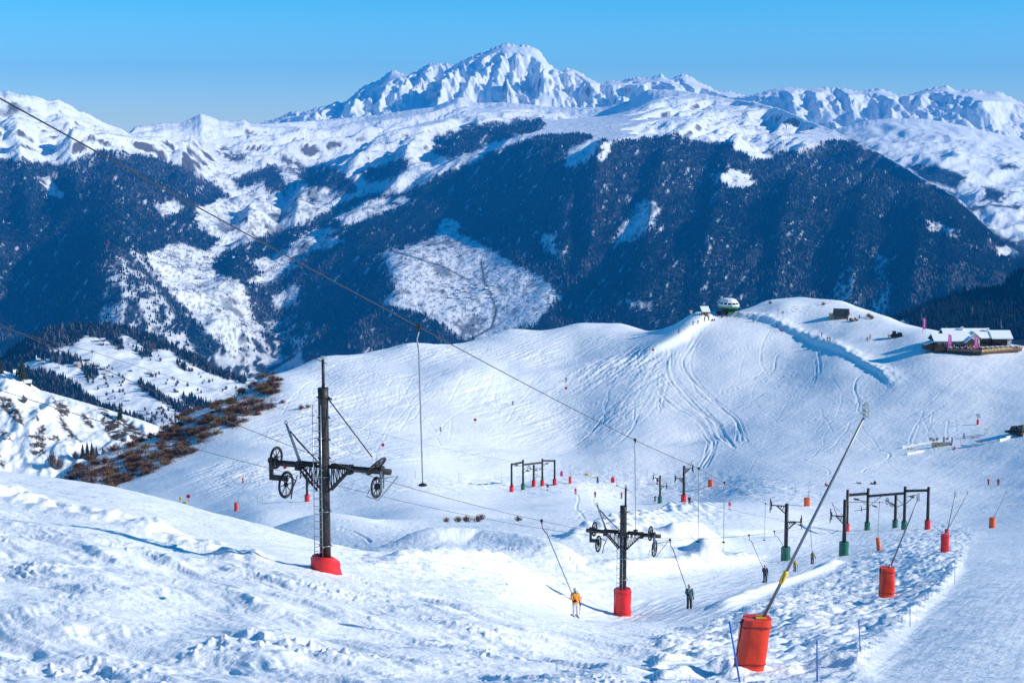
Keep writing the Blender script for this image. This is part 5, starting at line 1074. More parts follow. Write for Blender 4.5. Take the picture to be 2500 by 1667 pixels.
# skiers and walkers farther off: pixel of the feet, facing, pose, colours
RED_, DK, BL, BK = (.62,.012,.04), (.02,.022,.03), (.02,.10,.42), (.012,.012,.014)
FAR = [
 (1405,1206,.3,'stand',RED_,(.6,.05,.07),'skier all in red and white standing in the bowl',True), (1453,1214,0,'stand',(.68,.012,.02),DK,'skier in red jacket where two tracks begin',True),
 (1517,1216,.2,'tow',(.55,.02,.08),DK,'skier in crimson jacket right of the two winding tracks',True), (1599,1223,.4,'ski',BK,BK,'dark skier just left of the green-pad bowl tower',True),
 (1683,1231,0,'stand',DK,(.03,.03,.05),'dark skier just right of the red-pad bowl tower',True), (1605,1181,.2,'stand',DK,(.6,.02,.06),'skier in black top and red trousers behind the bowl tower',True),
 (1337,1196,0,'stand',DK,(.7,.7,.72),'skier in black top and white trousers under the far gantry',True), (1251,1196,.3,'stand',(.45,.03,.05),DK,'dark red figure at the leftmost post of the far gantry',False),
 (1781,1244,.3,'tow',(.55,.015,.08),(.62,.55,.56),'skier in crimson jacket and pale trousers beyond the snow park',True),
 (2413,1184,.2,'stand',RED_,BK,'left one of two red-jacket people on the flat piste',False), (2437,1185,-.2,'stand',(.55,.01,.035),BK,'right one of two red-jacket people on the flat piste',False),
 (593,1179,.8,'ski',(.60,.02,.05),(.5,.03,.05),'lone red skier on the left flank',True), (1075,1052,.6,'ski',(.02,.12,.12),DK,'tiny dark green skier in the middle of the left flank',True), (1252,988,.7,'ski',(.08,.08,.10),DK,'tiny grey skier high on the left flank',True), (1382,931,.2,'ski',(.03,.05,.14),DK,'tiny navy skier above the red marker on the hill',True),
 (1897,799,.1,'ski',BL,(.02,.06,.2),'skier all in blue on the upper piste',True), (1907,808,.2,'ski',(.45,.02,.03),(.6,.02,.04),'skier in red below the blue skier on the upper piste',True),
 (2006,821,.5,'ski',DK,DK,'dark skier above a white skier on the upper piste',True), (2003,828,.5,'ski',(.72,.72,.74),(.75,.75,.76),'skier all in white on the upper piste',True), (2020,832,.1,'ski',(.05,.03,.04),(.5,.03,.04),'left of a close pair of skiers on the upper piste',True), (2026,832,-.1,'ski',DK,(.04,.04,.07),'right of a close pair of skiers on the upper piste',True),
 (2117,831,.3,'ski',(.16,.15,.13),DK,'brown-clad skier before the snow groomer',True), (2124,826,.3,'ski',(.62,.02,.10),(.08,.02,.04),'pink-jacket skier behind the brown-clad one',True),
 (1839,785,.4,'ski',DK,BK,'dark skier at the top of the piste right of the chairlift',True), (1782,774,.5,'walk',(.08,.07,.07),DK,'person walking out below the chairlift station',False),
 (1720,784,.2,'stand',DK,BK,'leftmost standing skier of the group by the hut',True), (1721.5,775,0,'stand',BK,DK,'dark skier of the group closest to the hut',True), (1730,782,-.2,'stand',(.03,.04,.07),BK,'rightmost standing skier of the group by the hut',True), (1692,793,.3,'ski',DK,DK,'dark skier alone left of the hut',True), (1704,790,.2,'ski',(.03,.03,.05),BK,'dark skier between the hut sign and the group',True),
 (1657,811,.6,'ski',BK,BK,'dark skier leaving along the ridge at the far left',True), (1739,783,.1,'sit',(.04,.06,.12),DK,'left one of two people sitting near the hut',False), (1744,783,.0,'sit',(.06,.16,.26),DK,'right one of two people sitting near the hut',False), (1762,776,.2,'sit',(.08,.06,.06),DK,'person crouching on the crest before the chairlift',False),
 (2017,1186,.5,'sit',(.42,.03,.04),DK,'person in dark red sitting in the snow left of the others',False), (2096,1180,.6,'lie',(.55,.56,.58),DK,'person in pale jacket lying in the snow with a board',False), (2130,1182,.6,'lie',DK,BK,'person in black lying in the snow beside a sitting friend',False), (2136,1181,.2,'sit',(.02,.02,.03),BK,'person in black sitting upright in the snow',False),
 (2069,783,.3,'stand',DK,BK,'person by the deck chairs left of the dark roofed cabin bench',False), (2098,779,0,'stand',(.3,.02,.04),DK,'person in red right of the dark roofed cabin',False), (2087,781,.4,'sit',BK,DK,'dark person sitting right of the dark roofed cabin',False),
]
for u, v, fc, ps, jk, pt, lb, sk in FAR:
    person(lb, gp(u, v, 250), fc, ps, jk, pt, hat=tuple(.5*c for c in jk), subs=1, ski=(.25,.05,.06) if sk else None, board=(.5,.5,.52) if ps in ('sit', 'lie') and v > 1100 else None, poles=sk, grp='skiers seen far off', bulky=1.15)
# small flags and signs of the children's area
for u, v, c, w_, h, lb in ((1371,1162,(.75,.03,.32),.9,1.6,'small pink flag in the children area'),(1433,1160,(.85,.62,.05),1.9,.6,'pale yellow panel on the snow, upper of two'),(1456,1167,(.85,.55,.02),2.4,.5,'orange yellow panel on the snow, lower of two'),(1459,1179,(.02,.22,.55),.8,1.9,'upright blue panel in the children area'),(1496,1178,(.66,.01,.05),1.2,1.8,'round red panel in the children area'),(441,1220,(.85,.6,.04),.8,.9,'small yellow panel left of the red marker'),(452,1229,(.85,.6,.04),1.6,.5,'low yellow panel under the red marker')):
    b = gp(u, v, 330); t = thing('marker_panel', b, random.uniform(-.3, .3), lb, 'panel', 'coloured panels of the children area'); mm = cloth(c)
    m = MB(); m.tube([(0, 0, -.3), (0, 0, .4)], .05, 6); m.build('stake', thinm, t)
    m = MB(); m.lathe([(w_*.44, .0), (w_*.46, .35*h), (w_*.36, .8*h), (w_*.16, h)], (0, 0, 0), 12, True, None, 1.0, .16); m.build('cushion', mm, t)
# ------------------------------------------------------------------ chairlift top station, hut, cabin
b = gp(1781, 768, 500); t = thing('chairlift_station', b+Vector((0, 3.0, -.3)), .12, 'white and green chairlift top station with rounded hood on the ridge', 'chairlift station')
def hood(m, prof, n=14, sx=4.3, sy=5.5): m.lathe(prof, (0, 0, 0), n, False, Matrix.Rotation(math.pi/n, 3, 'Z'), sx, sy)
m = MB(); hood(m, [(.60, 2.55), (.86, 2.75), (.98, 3.25), (.995, 3.42)]); m.build('green_skirt', STGREEN, t)
m = MB(); hood(m, [(.985, 3.42), (.99, 3.58)]); m.build('white_stripe', WHITE, t)
m = MB(); hood(m, [(1.0, 3.58), (1.0, 3.86)]); m.build('green_band', STGREEN, t)
m = MB(); hood(m, [(.97, 3.86), (.96, 4.45)]); m.build('white_band', WHITE, t)
m = MB(); hood(m, [(.90, 4.45), (.82, 5.15)]); m.build('window_core', GLASS, t)
for i in range(14):
    a = 2*math.pi*i/14+math.pi/14; m = MB(); m.tube([(4.3*.955*math.cos(a), 5.5*.955*math.sin(a), 4.44), (4.3*.86*math.cos(a), 5.5*.86*math.sin(a), 5.17)], .12, 5); m.build('window_post', WHITE, t)
m = MB(); hood(m, [(.865, 5.15), (.68, 6.15), (.60, 6.42), (.2, 6.50)]); rf = m.build('hood_roof', WHITE, t)
m = MB(); hood(m, [(.55, 6.45), (.50, 6.60), (.2, 6.66)]); m.build('roof_snow', SNOWO, rf)
m = MB(); m.box((0, 0, 2.2), (4.6, 8, .8)); m.build('drive_frame', BLACK, t)
for x in (-1.6, 1.6): m = MB(); m.box((x, -2.0, .9), (.7, 1.1, 2.4)); m.build('support_leg', BLACK, t)
m = MB(); m.tube([(0, 0, 1.35), (0, 0, 1.75)], 2.6, 20); m.build('bull_wheel', STEEL, t)
for sd in (-1, 1): m = MB(); m.tube([(sd*3.1, -6, 1.9), (sd*3.1, 3, 2.1)], .12, 6); m.build('rope_track', STEEL, t)
m = MB(); m.box((-4.0, 0, .9), (1.8, 2.0, 1.1)); m.build('side_machine', BLACK, t)
for i, x in enumerate((-3.3, 3.2)):     # parked chairs under the hood
    m = MB(); m.box((x, -4.6, .75), (2.0, .5, .12)); m.box((x, -4.35, 1.05), (2.0, .1, .6)); m.tube([(x, -4.4, 1.0), (x, -4.3, 2.0)], .06, 5); m.build('chair', BLACK, t)
m = MB(); m.tube([(3.0, 0, 6.0), (3.5, 0, 7.0), (4.0, 0, 6.9), (4.1, 0, 5.6)], .05, 5); m.build('roof_rail', GREYP, t)
m = MB(); m.box((0, -3.6, 1.1), (2.2, .1, .9)); m.build('sign_board', STGREEN, t)
b = gp(1722, 772, 500); t = thing('lift_hut', b+Vector((0, 1.5, -.15)), .15, 'small timber hut with snow-covered sloping roof left of the chairlift', 'hut')
m = MB(); m.box((0, 0, 1.1), (2.6, 2.4, 2.4)); m.build('wall', WOODL, t)
m = MB(); m.prism([(-1.9, 1.75), (1.6, 3.55), (1.6, 3.72), (-1.9, 1.92)], -1.75, 1.75, 'x'); rf = m.build('roof', WOODD, t)
m = MB(); m.prism([(-1.92, 1.93), (1.55, 3.73), (1.5, 3.98), (-1.9, 2.25)], -1.72, 1.72, 'x'); m.build('roof_snow', SNOWO, rf)
m = MB(); m.box((.55, -1.22, .95), (.9, .06, 1.8)); m.build('door', WOODG, t); m = MB(); m.box((-.7, -1.22, 1.3), (.7, .06, .6)); m.build('window', GLASS, t)
for x in (-1.55, 1.55): m = MB(); m.tube([(x, -1.6, -.3), (x, -1.6, 1.9)], .08, 6); m.build('porch_post', WOODL, t)
b = gp(2056, 779, 500); t = thing('mountain_cabin', b+Vector((0, 2.0, -.2)), -.28, 'timber cabin with dark pitched roof under the white summit', 'cabin')
m = MB(); m.prism([(-2.0, 0), (2.0, 0), (2.0, 1.9), (0, 3.9), (-2.0, 1.9)], -2.7, 2.7, 'x'); m.build('wall', WOODG, t)
for sd in (-1, 1):
    m = MB(); m.prism([(0, 4.02), (sd*2.6, 1.42), (sd*2.6, 1.58), (0, 4.2)], -3.1, 3.1, 'x'); m.build('roof_slope', ROOFD, t)
for x in (-1.6, .2, 1.6): m = MB(); m.box((x, -2.03, 1.05), (.62, .06, .7)); w_ = m.build('window', GLASS, t); m = MB(); m.box((x, -2.06, .66), (.75, .08, .07)); m.build('sill', WOODL, w_)
m = MB(); m.box((2.73, -.2, .95), (.06, .95, 1.9)); m.build('door', WOODL, t)
m = MB(); m.prism([(-2.0, 3.0), (0, 4.0), (0, 4.1), (-2.0, 3.1)], 3.0, 3.12, 'x'); m.build('barge_board', WOODL, t)
m = MB(); m.box((-3.7, -.6, 1.0), (1.9, 2.3, 2.2)); an = m.build('annex', WOODL, t); m = MB(); m.box((-3.75, -.6, 2.2), (2.2, 2.6, .14)); m.build('annex_roof', SNOWO, an)
for i, (u, v) in enumerate(((2076,784),(2082,785),(2092,783))):
    o = thing('deck_chair', gp(u, v, 450), .4*i, ('left deck chair right of the dark roofed cabin', 'middle deck chair right of the dark roofed cabin', 'right deck chair right of the dark roofed cabin')[i], 'deck chair', 'deck chairs by the cabin')
    m = MB(); m.box((0, 0, .4), (.8, 1.0, .08), Matrix.Rotation(.2, 3, 'X')); m.build('seat', WOODD, o); m = MB(); m.box((0, .5, .8), (.8, .08, .9), Matrix.Rotation(-.4, 3, 'X')); m.build('backrest', WOODD, o)
    for x in (-.38, .38): m = MB(); m.box((x, 0, .2), (.07, .9, .45)); m.build('leg', WOODD, o)
# sign posts
def signpost(label, u, v, y0, h, boards, mt, padc=None):
    t = thing('sign_post', gp(u, v, y0), 0, label, 'sign', 'piste signs'); m = MB(); m.tube([(0, 0, -.3), (0, 0, h)], .07, 6); m.build('post', GREYP, t)
    for x, z, w_, hh, mm in boards: m = MB(); m.box((x, -.1, z), (w_, .06, hh)); bo = m.build('board', mm, t); m = MB(); m.box((x, -.136, z), (w_*.7, .008, hh*.35)); m.build('print', thinm if mm is WHITE else WHITE, bo)
    if padc: pad(t, .34, h*.46, padc, n=12)
DB = mat('sign_blue', (.10, .13, .30), .5, 0, var=.2)
signpost('piste sign with stacked boards on red pad, right slope', 2387, 1036, 300, 3.3, [(-.1, 3.0, 1.2, .35, DB), (.0, 2.6, 1.3, .45, WHITE), (.25, 2.15, 1.1, .3, DB)], DB, MARK)
signpost('white round-topped sign at the left end of the ridge', 1687, 779, 500, 2.9, [(0, 3.0, 1.1, 1.0, WHITE)], WHITE)
signpost('tall bare brown sign post left of the white knoll', 1899, 776, 500, 3.9, [(-.02, 3.4, .4, .9, WOODG)], WOODG)
signpost('dark sign board left of the white knoll', 1911, 776, 500, 2.6, [(0, 2.2, 1.0, .9, thinm)], thinm)
# ------------------------------------------------------------------ mountain restaurant
bR = gp(2392, 856, 470); RZ = bR.z; t = thing('mountain_restaurant', Vector((at(2396, 846, 566).x, 566, at(2396, 848, 566).z)), 0, 'long low restaurant with snowy roofs and sun terrace', 'restaurant'); RT = t
def gable(x0, x1, y0, y1, eave, rid, wallm, name='wall', over=.5, front=None):
    """block with ridge along x, two snowy roof slopes"""
    yc = (y0+y1)/2; m = MB(); m.prism([(y0, -1.5), (y1, -1.5), (y1, eave), (yc, rid), (y0, eave)], x0, x1, 'x'); m.build(name, wallm, t)
    k_ = (rid-eave)/(yc-y0)
    for sd, ye in ((-1, y0), (1, y1)):
        yo = ye+sd*over; zo = eave-over*k_
        m = MB(); m.prism([(yc, rid+.03), (yo, zo+.03), (yo, zo+.22), (yc, rid+.22)], x0-over, x1+over, 'x'); rf = m.build('roof_slope', WOODD, t)
        m = MB(); m.prism([(yc, rid+.225), (yo, zo+.225), (yo-sd*.03, zo+.58), (yc, rid+.62)], x0-over-.02, x1+over+.02, 'x'); m.build('roof_snow', SNOWO, rf)
gable(-11.2, 4.6, 5, 14, 2.6, 5.0, WOODD); gable(5.2, 11.6, 4.2, 11.5, 2.5, 4.5, WOODD); gable(-17.0, -4.6, -3.2, 4.5, 2.5, 4.2, WOODD)
# cross gables facing the valley
def fgable(x0, x1, y0, y1, eave, rid, wallm):
    xc = (x0+x1)/2; m = MB(); m.prism([(x0, -1.5), (x1, -1.5), (x1, eave), (xc, rid), (x0, eave)], y0, y1, 'y'); m.build('gable_wall', wallm, t); k_ = (rid-eave)/(xc-x0)
    for sd, xe in ((-1, x0), (1, x1)):
        xo = xe+sd*.5; zo = eave-.5*k_
        m = MB(); m.prism([(xc, rid+.03), (xo, zo+.03), (xo, zo+.2), (xc, rid+.2)], y0-.7, y1, 'y'); rf = m.build('gable_roof', WOODD, t); m = MB(); m.prism([(xc, rid+.205), (xo, zo+.205), (xo-sd*.02, zo+.5), (xc, rid+.55)], y0-.62, y1, 'y'); m.build('roof_snow', SNOWO, rf)
fgable(-3.9, -.2, 1.5, 6, 3.0, 4.6, STONE); fgable(-6.6, -2.9, -4.2, 1, 2.2, 3.6, WOODG)
m = MB(); m.box((-4.7, -4.24, .9), (1.0, .08, 1.9)); m.build('door', WOODL, t); m = MB(); m.box((-1.3, 1.46, 1.0), (1.1, .08, 2.0)); m.build('door', WOODL, t)
m = MB(); m.box((-3.3, 1.46, 1.3), (.5, .08, 1.4)); m.build('window', GLASS, t)
for x in (-15.5, -13.3, -11.6, -9.2, -7.6): m = MB(); m.box((x, -3.24, 1.2), (1.3, .08, 1.1)); w_ = m.build('window', GLASS, t); m = MB(); m.box((x, -3.28, 1.85), (1.5, .06, .14)); m.build('lintel', STONE, w_)
m = MB(); m.box((-10.4, -3.28, .95), (.5, .06, 1.1)); m.build('notice_board', WHITE, t)
for x in (.9, 2.6, 4.2, 6.2, 7.7): m = MB(); m.box((x, 4.15 if x > 5 else 4.95, 1.1), (1.2, .08, 1.2)); m.build('window', GLASS, t)
m = MB(); m.box((10.9, 4.16, .9), (1.3, .08, 2.4)); m.build('white_pier', STONE, t)
m = MB(); m.prism([(4.24, -1.0), (11.46, -1.0), (11.46, 2.4), (4.24, 2.4)], 11.62, 11.68, 'x'); m.build('end_wall', STONE, t); m = MB(); m.box((11.72, 6.0, 1.0), (.08, 1.6, 2.0)); m.build('door', WOODL, t)
for x, y, z in ((-4.6, 8.5, 5.3), (4.2, 7.8, 5.0)):
    m = MB(); m.box((x, y, z), (.7, .7, 1.3)); ch = m.build('chimney', STONE, t); m = MB(); m.box((x, y, z+.8), (.95, .95, .18)); m.build('chimney_cap', SNOWO, ch)
m = MB(); m.prism([(-20.4, 1.2), (-16.9, 2.3), (-16.9, 2.45), (-20.4, 1.4)], -2.8, 2, 'y'); ln = m.build('lean_to_roof', SNOWO, t); m = MB(); m.box((-18.6, -.3, .4), (3.2, 4.4, 1.9)); m.build('lean_to_wall', WOODD, t)
# terrace: boards, fence, tables, people
DK0 = [(-13.0, -5.0), (-2.6, -9.4), (14.5, .4), (14.5, 3.6), (-13.0, 0)]
for i in range(14):
    y = -9.2+i*.95
    def xs(y):
        c = [];
        for (xa, ya), (xb, yb) in zip(DK0, DK0[1:]+DK0[:1]):
            if (ya > y) != (yb > y): c.append(xa+(xb-xa)*(y-ya)/(yb-ya))
        return sorted(c)
    q = xs(y)
    if len(q) >= 2: m = MB(); m.box(((q[0]+q[-1])/2, y, -.12), (q[-1]-q[0], .90, .12)); m.build('deck_board', WOODG, t)
m = MB(); m.prism([(a*.985, b_*.97) for a, b_ in DK0], -1.3, -.19, 'z'); m.build('deck_base', WOODD, t)
for (xa, ya), (xb, yb), c in (((-13.0, -5.0), (-2.6, -9.4), WOODG), ((-2.6, -9.4), (14.5, .4), WOODL)):
    n = int(math.hypot(xb-xa, yb-ya)/1.5); d = Vector((xb-xa, yb-ya, 0)); M = d.to_track_quat('X', 'Z').to_matrix()
    for i in range(n+1): f = i/n; m = MB(); m.box((xa+d.x*f, ya+d.y*f, .05), (.12, .12, .8)); m.build('fence_post', WOODG, t)
    for z in (-.3, .0, .3): m = MB(); m.box(((xa+xb)/2, (ya+yb)/2, z), (d.length, .07, .24), M); m.build('fence_rail', c, t)
TT = None
for i in range(20):
    x, y = ((-1.0+1.9*(i % 8), -4.6+.9*(i//8)+.52*(i % 8)) if i < 16 else (-12+2.0*(i-16), -4.2)); p = W(RT, (x, y, -.05))
    if TT is None:
        TT = thing('terrace_table', p, .5, 'white terrace table with benches on the restaurant deck', 'table', 'white tables on the terrace'); m = MB(); m.box((0, 0, .74), (1.5, .8, .06)); m.build('table_top', WHITE, TT)
        for y_ in (-.65, .65): m = MB(); m.box((0, y_, .44), (1.5, .28, .05)); m.build('bench', WHITE, TT)
        for x_ in (-.55, .55): m = MB(); m.box((x_, 0, .36), (.08, 1.4, .72)); m.build('trestle', WOODG, TT)
    else: c = copy_tree(TT); c.location = p
    (TT if i == 0 else c)['label'] = 'white terrace table with benches, %s from the left, %s' % (ORD[i % 8 if i < 16 else i-16], 'front row' if i < 8 else ('back row' if i < 16 else 'beside the front wing'))
for i, (x, y, j, l) in enumerate(((-7.2,-5.6,(.75,.10,.30),'guest in pink jacket nearest the terrace corner'),(-5.8,-6.1,(.70,.02,.06),'guest in red jacket left of the terrace corner'),(-4.6,-6.8,(.8,.25,.45),'guest in pale pink at the terrace fence'),(-3.4,-6.2,(.6,.02,.10),'guest in crimson by the right hand flag'),(-8.8,-5.2,(.05,.05,.10),'dark clad guest left on the terrace'),(-1.2,-.5,(.65,.15,.03),'guest in orange by the white gable door'),(-6.4,-4.9,(.3,.3,.32),'grey clad guest by the orange door'))):
    person(l, W(RT, (x, y, -.06)), .3*i, 'stand', j, DK, subs=1, grp='guests on the restaurant terrace')
def flag(label, u, v, h, y, lean=-.03):
    b = Vector((at(u, v, y).x, y, at(u, v, y).z)); t = thing('feather_flag', b, 0, label, 'flag', 'tall pink feather flags'); m = MB(); m.tube([(-.55+lean*z*-1, 0, z) for z in (-1.2, h*.5, h*.95)]+[(-.25, 0, h)], .045, 6); m.build('mast', GREYP, t)
    n = 10; vs = []; 
    for i in range(n+1):
        f = i/n; z = .5+(h-.5)*f; w_ = 1.15 if f < .85 else 1.15*math.cos((f-.85)/.15*1.25)
        vs += [(-.52, -.04+.04*math.sin(f*7), z), (-.52+w_, -.04+.10*math.sin(f*7+1), z-.25*(1-w_/1.15))]
    m = MB(); m._add(vs, [(2*i, 2*i+1, 2*i+3, 2*i+2) for i in range(n)], True); m._add([(x, y_+.012, z) for x, y_, z in vs], [(2*i+2, 2*i+3, 2*i+1, 2*i) for i in range(n)], True); fo = m.build('banner', PINK, t)
    m = MB(); c = .0
    for i in range(6): z = h*.80-i*h*.09; m.box((c-.02*i*0, -.16, z), (.34, .01, h*.055))
    m.build('banner_lettering', mat('banner_white', (.82, .62, .72), .6), fo)
flag('pink feather flag standing alone on the snow behind the terrace', 2256, 807, 4.6, 590); flag('left pink feather flag in front of the restaurant', 2318, 849, 4.8, 556); flag('right pink feather flag at the terrace corner', 2382, 853, 4.8, 556)
# ------------------------------------------------------------------ snow groomers
def groomer(label, loc, rz, s_=1.0, body=(.02,.022,.025), blade=(.7,.16,.05)):
    t = thing('snow_groomer', loc, rz, label, 'snow groomer'); t.scale = (s_,)*3; bm_ = mat('groomer_body', body, .4, .1, var=.3); 
    for y in (-1.4, 1.4):
        m = MB(); m.prism([(-2.3, .1), (2.1, .1), (2.6, .45), (2.3, .9), (-2.4, .9), (-2.7, .5)], y-.55, y+.55, 'y'); tr = m.build('track', RUBBER, t)
        for x in (-1.8, -.6, .6, 1.8): m = MB(); m.tube([(x, y-.58, .48), (x, y+.58, .48)], .32, 10); m.build('road_wheel', STEEL, tr)
    m = MB(); m.box((-.3, 0, 1.15), (4.4, 2.4, .7)); m.box((-1.4, 0, 1.7), (1.8, 2.1, .7)); m.build('chassis', bm_, t)
    m = MB(); m.box((.9, 0, 2.0), (1.7, 2.0, 1.3), None, 0, .82); cab = m.build('cab', bm_, t)
    m = MB(); m.box((1.72, 0, 2.05), (.05, 1.6, .8)); m.build('windscreen', GLASS, cab)
    for y in (-1, 1): m = MB(); m.box((.9, y*.96, 2.1), (1.1, .05, .7)); m.build('side_window', GLASS, cab)
    m = MB(); m.tube([(.3, .5, 2.6), (.3, .5, 3.1)], .1, 6); m.build('beacon', YEL, cab)
    m = MB(); m.prism([(3.3, .0), (3.55, .05), (3.45, .6), (3.6, 1.15), (3.4, 1.2), (3.2, .6)], -2.3, 2.3, 'y'); m.build('blade', mat('groomer_blade', blade, .4, 0, var=.1), t)
    for y in (-.8, .8): m = MB(); m.box((2.8, y, .6), (1.1, .18, .2)); m.build('blade_arm', STEEL, t)
    m = MB(); m.box((-3.3, 0, .4), (1.1, 3.6, .5)); m.build('tiller', bm_, t)
groomer('dark snow groomer with orange blade cut by the right frame edge', gp(2489, 1060, 300), R(-60), 1.0)
groomer('small dark groomer parked left of the restaurant', gp(2188, 823, 400), R(170), .85)
# ------------------------------------------------------------------ fun park on the right
CAMO = mat('camouflage', (.30,.31,.24), .8, 0, col2=(.02,.025,.02), scale=1.6)
b = gp(2297, 1090, 300); t = thing('camouflage_wall', b, .12, 'low camouflage wall with dark patches in the snow', 'wall')
for i in range(5): m = MB(); m.box((-2.1+1.05*i, .02*(i % 2), .55), (1.04, .22, 1.35)); m.build('panel', CAMO, t)
m = MB(); m.box((2.95, 0, .4), (.5, .4, .9)); m.build('end_block', STEEL, t)
for u, v, l in ((2271,1076,'leftmost dark board on a post behind the camouflage wall'),(2278,1079,'lower dark board on a post behind the camouflage wall'),(2287,1077,'third dark board on a post behind the camouflage wall'),(2312,1076,'rightmost dark board on a post behind the camouflage wall')):
    t = thing('target_board', gp(u, v+6, 300), .1, l, 'board', 'dark boards of the fun park'); m = MB(); m.tube([(0, 0, -.2), (0, 0, 1.2)], .05, 6); m.build('post', STEEL, t); m = MB(); m.box((0, -.08, 1.35), (.75, .05, .7)); bo = m.build('board', thinm, t); m = MB(); m.box((0, -.11, 1.35), (.35, .01, .3)); m.build('picture', GREYP, bo)
for u, v, l in ((2304,1082,'left dark blue banner in the fun park'),(2324,1084,'middle dark blue banner in the fun park'),(2353,1073,'right dark blue banner in the fun park')):
    t = thing('banner_flag', gp(u, v, 300), .2, l, 'flag', 'dark blue banners of the fun park'); m = MB(); m.tube([(-.25, 0, -.2), (-.25, 0, 2.0)], .035, 6); m.build('mast', GREYP, t); m = MB(); m.prism([(-.22, .25), (.28, .3), (.28, 1.6), (.05, 1.95), (-.22, 2.0)], -.015, .015, 'y'); m.build('cloth', DB, t)
t = thing('portal_frame', gp(2408, 1063, 300), .1, 'small metal portal frame at the end of the fun park', 'portal')
for x in (-.45, .45): m = MB(); m.tube([(x, 0, -.2), (x*.8, 0, 1.7)], .05, 6); m.build('upright', GREYP, t)
m = MB(); m.box((0, 0, 1.8), (1.2, .2, .14)); m.build('crossbar', GREYP, t); m = MB(); m.tube([(-.4, 0, .2), (.38, 0, 1.5)], .035, 5); m.build('diagonal', GREYP, t)
BRUSH = mat('brushwood', (.34, .20, .10), .8, 0, var=.4, scale=4)
for u, v, l in ((2226,1096,'pile of brown brushwood left of the camouflage wall'),(2378,1069,'pile of brown brushwood near the portal frame'),(2398,1080,'low dark brush pile in front of the portal frame')):
    o_ = gp(u, v, 300); m = MB()
    for i in range(26): a = random.uniform(0, 6.28); q = Vector((random.gauss(0, .7), random.gauss(0, .5), .05)); m.tube([q, q+Vector((math.cos(a)*.5, math.sin(a)*.4, random.uniform(.1, .5)))], [.05, .025], 4)
    q = m.build('brushwood', BRUSH); q.location = o_; tag(q, l, 'brushwood', 'brushwood piles of the fun park'); q['kind'] = 'stuff'
def snow_wall(label, px, h):
    P = [gp(u, v, 300) for u, v in px]; t = thing('snow_wall', P[0], 0, label, 'snow wall', 'cut snow walls of the fun park')
    for a, b_ in zip(P[:-1], P[1:]):
        n = max(1, int((b_-a).length/2.2))
        for i in range(n):
            p = a.lerp(b_, (i+.5)/n); d = (b_-a); m = MB(); m.box(p-P[0]+Vector((0, 0, h*.4+random.uniform(-.04, .04))), (d.length/n*.985, .45, h*1.2), Matrix.Rotation(math.atan2(d.y, d.x), 3, 'Z')); m.build('snow_block', SNOWO, t)
snow_wall('long cut snow wall behind the camouflage wall', [(2202,1094),(2260,1083),(2330,1073),(2405,1063)], .6); snow_wall('long cut snow wall in front of the brush piles', [(2346,1092),(2400,1086),(2440,1078),(2472,1066)], .6); snow_wall('short low snow wall left of the camouflage wall', [(2214,1110),(2255,1101)], .5)
t = thing('snow_cone', gp(2331, 1096, 300), 0, 'small red cone by the camouflage wall', 'cone'); m = MB(); m.lathe([(.42, 0), (.40, .05), (.08, .75)], (0, 0, 0), 12); m.build('cone', MARK, t); m = MB(); m.box((0, 0, .02), (.9, .9, .05)); m.build('foot', MARK, t)
# ------------------------------------------------------------------ trees and shrubs
def on_mesh(Xg, Yg, Zg, Ug, Vg, u, v):
    d = (Ug-u)**2+(Vg-v)**2+1e-7*(Yg-Yg.min()); j, i = np.unravel_index(np.argmin(d), d.shape); return Vector((Xg[j, i], Yg[j, i], Zg[j, i]))
CONM = NT('conifer_green'); tcn = CONM.n('TexCoord').outputs['Object']; geo_ = CONM.n('NewGeometry'); sp_ = CONM.n('SeparateXYZ'); CONM.l(geo_.outputs['Normal'], sp_.inputs[0])
oi = CONM.n('ObjectInfo'); cg = CONM.mix(CONM.noise(tcn, 1.3, 4), (.010, .020, .016), (.035, .055, .038)); cg = CONM.mix(CONM.math('MULTIPLY', oi.outputs['Random'], .5), cg, (.05, .045, .03))
CONM.l(cg, CONM.b.inputs['Base Color']); CONM.b.inputs['Roughness'].default_value = .9; CONM.b.inputs['Specular IOR Level'].default_value = .05
BARK = mat('bark', (.055, .04, .03), .9, 0, var=.3, scale=3); FROST = mat('frosted_needles', (.26, .28, .30), .9, 0, col2=(.05, .06, .05), scale=1.2)
def conifer_meshes(seed):
    r_ = random.Random(seed); m = MB(); tiers = 7; ns = 11
    for i in range(tiers):
        f = i/tiers; z0 = 1.2+f*14.5; R0 = 3.1*(1-f)**.85+.35; z1 = z0+3.9; vs = []
        off = r_.uniform(0, 1)
        for k_ in range(ns*2):
            a = math.pi*k_/ns+off; rr = R0*(1.0 if k_ % 2 else .62)*r_.uniform(.8, 1.15); vs.append((rr*math.cos(a), rr*math.sin(a), z0-(.5 if k_ % 2 else -.2)+r_.uniform(-.3, .3)))
        vs.append((r_.uniform(-.1, .1), r_.uniform(-.1, .1), z1)); n = ns*2
        m._add(vs, [(k_, (k_+1) % n, n) for k_ in range(n)])
    crown = m.mesh('crown', CONM.m); m = MB(); m.tube([(0, 0, -1.5), (0, 0, 16)], [.32, .06], 6); return crown, m.mesh('trunk', BARK)
CM = [conifer_meshes(i) for i in range(3)]
def conifer(p, h, label, grp, i, frost=False):
    t = thing('conifer_tree', p, random.uniform(0, 6), label, 'tree', grp); s_ = h/19.5; w_ = s_*random.uniform(.8, 1.25); t.scale = (w_, w_, s_)
    c, tr = CM[i % 3]; o = link('crown', c, t); link('trunk', tr, t)
    if frost: o.material_slots[0].link = 'OBJECT'; o.material_slots[0].material = FROST
    return t
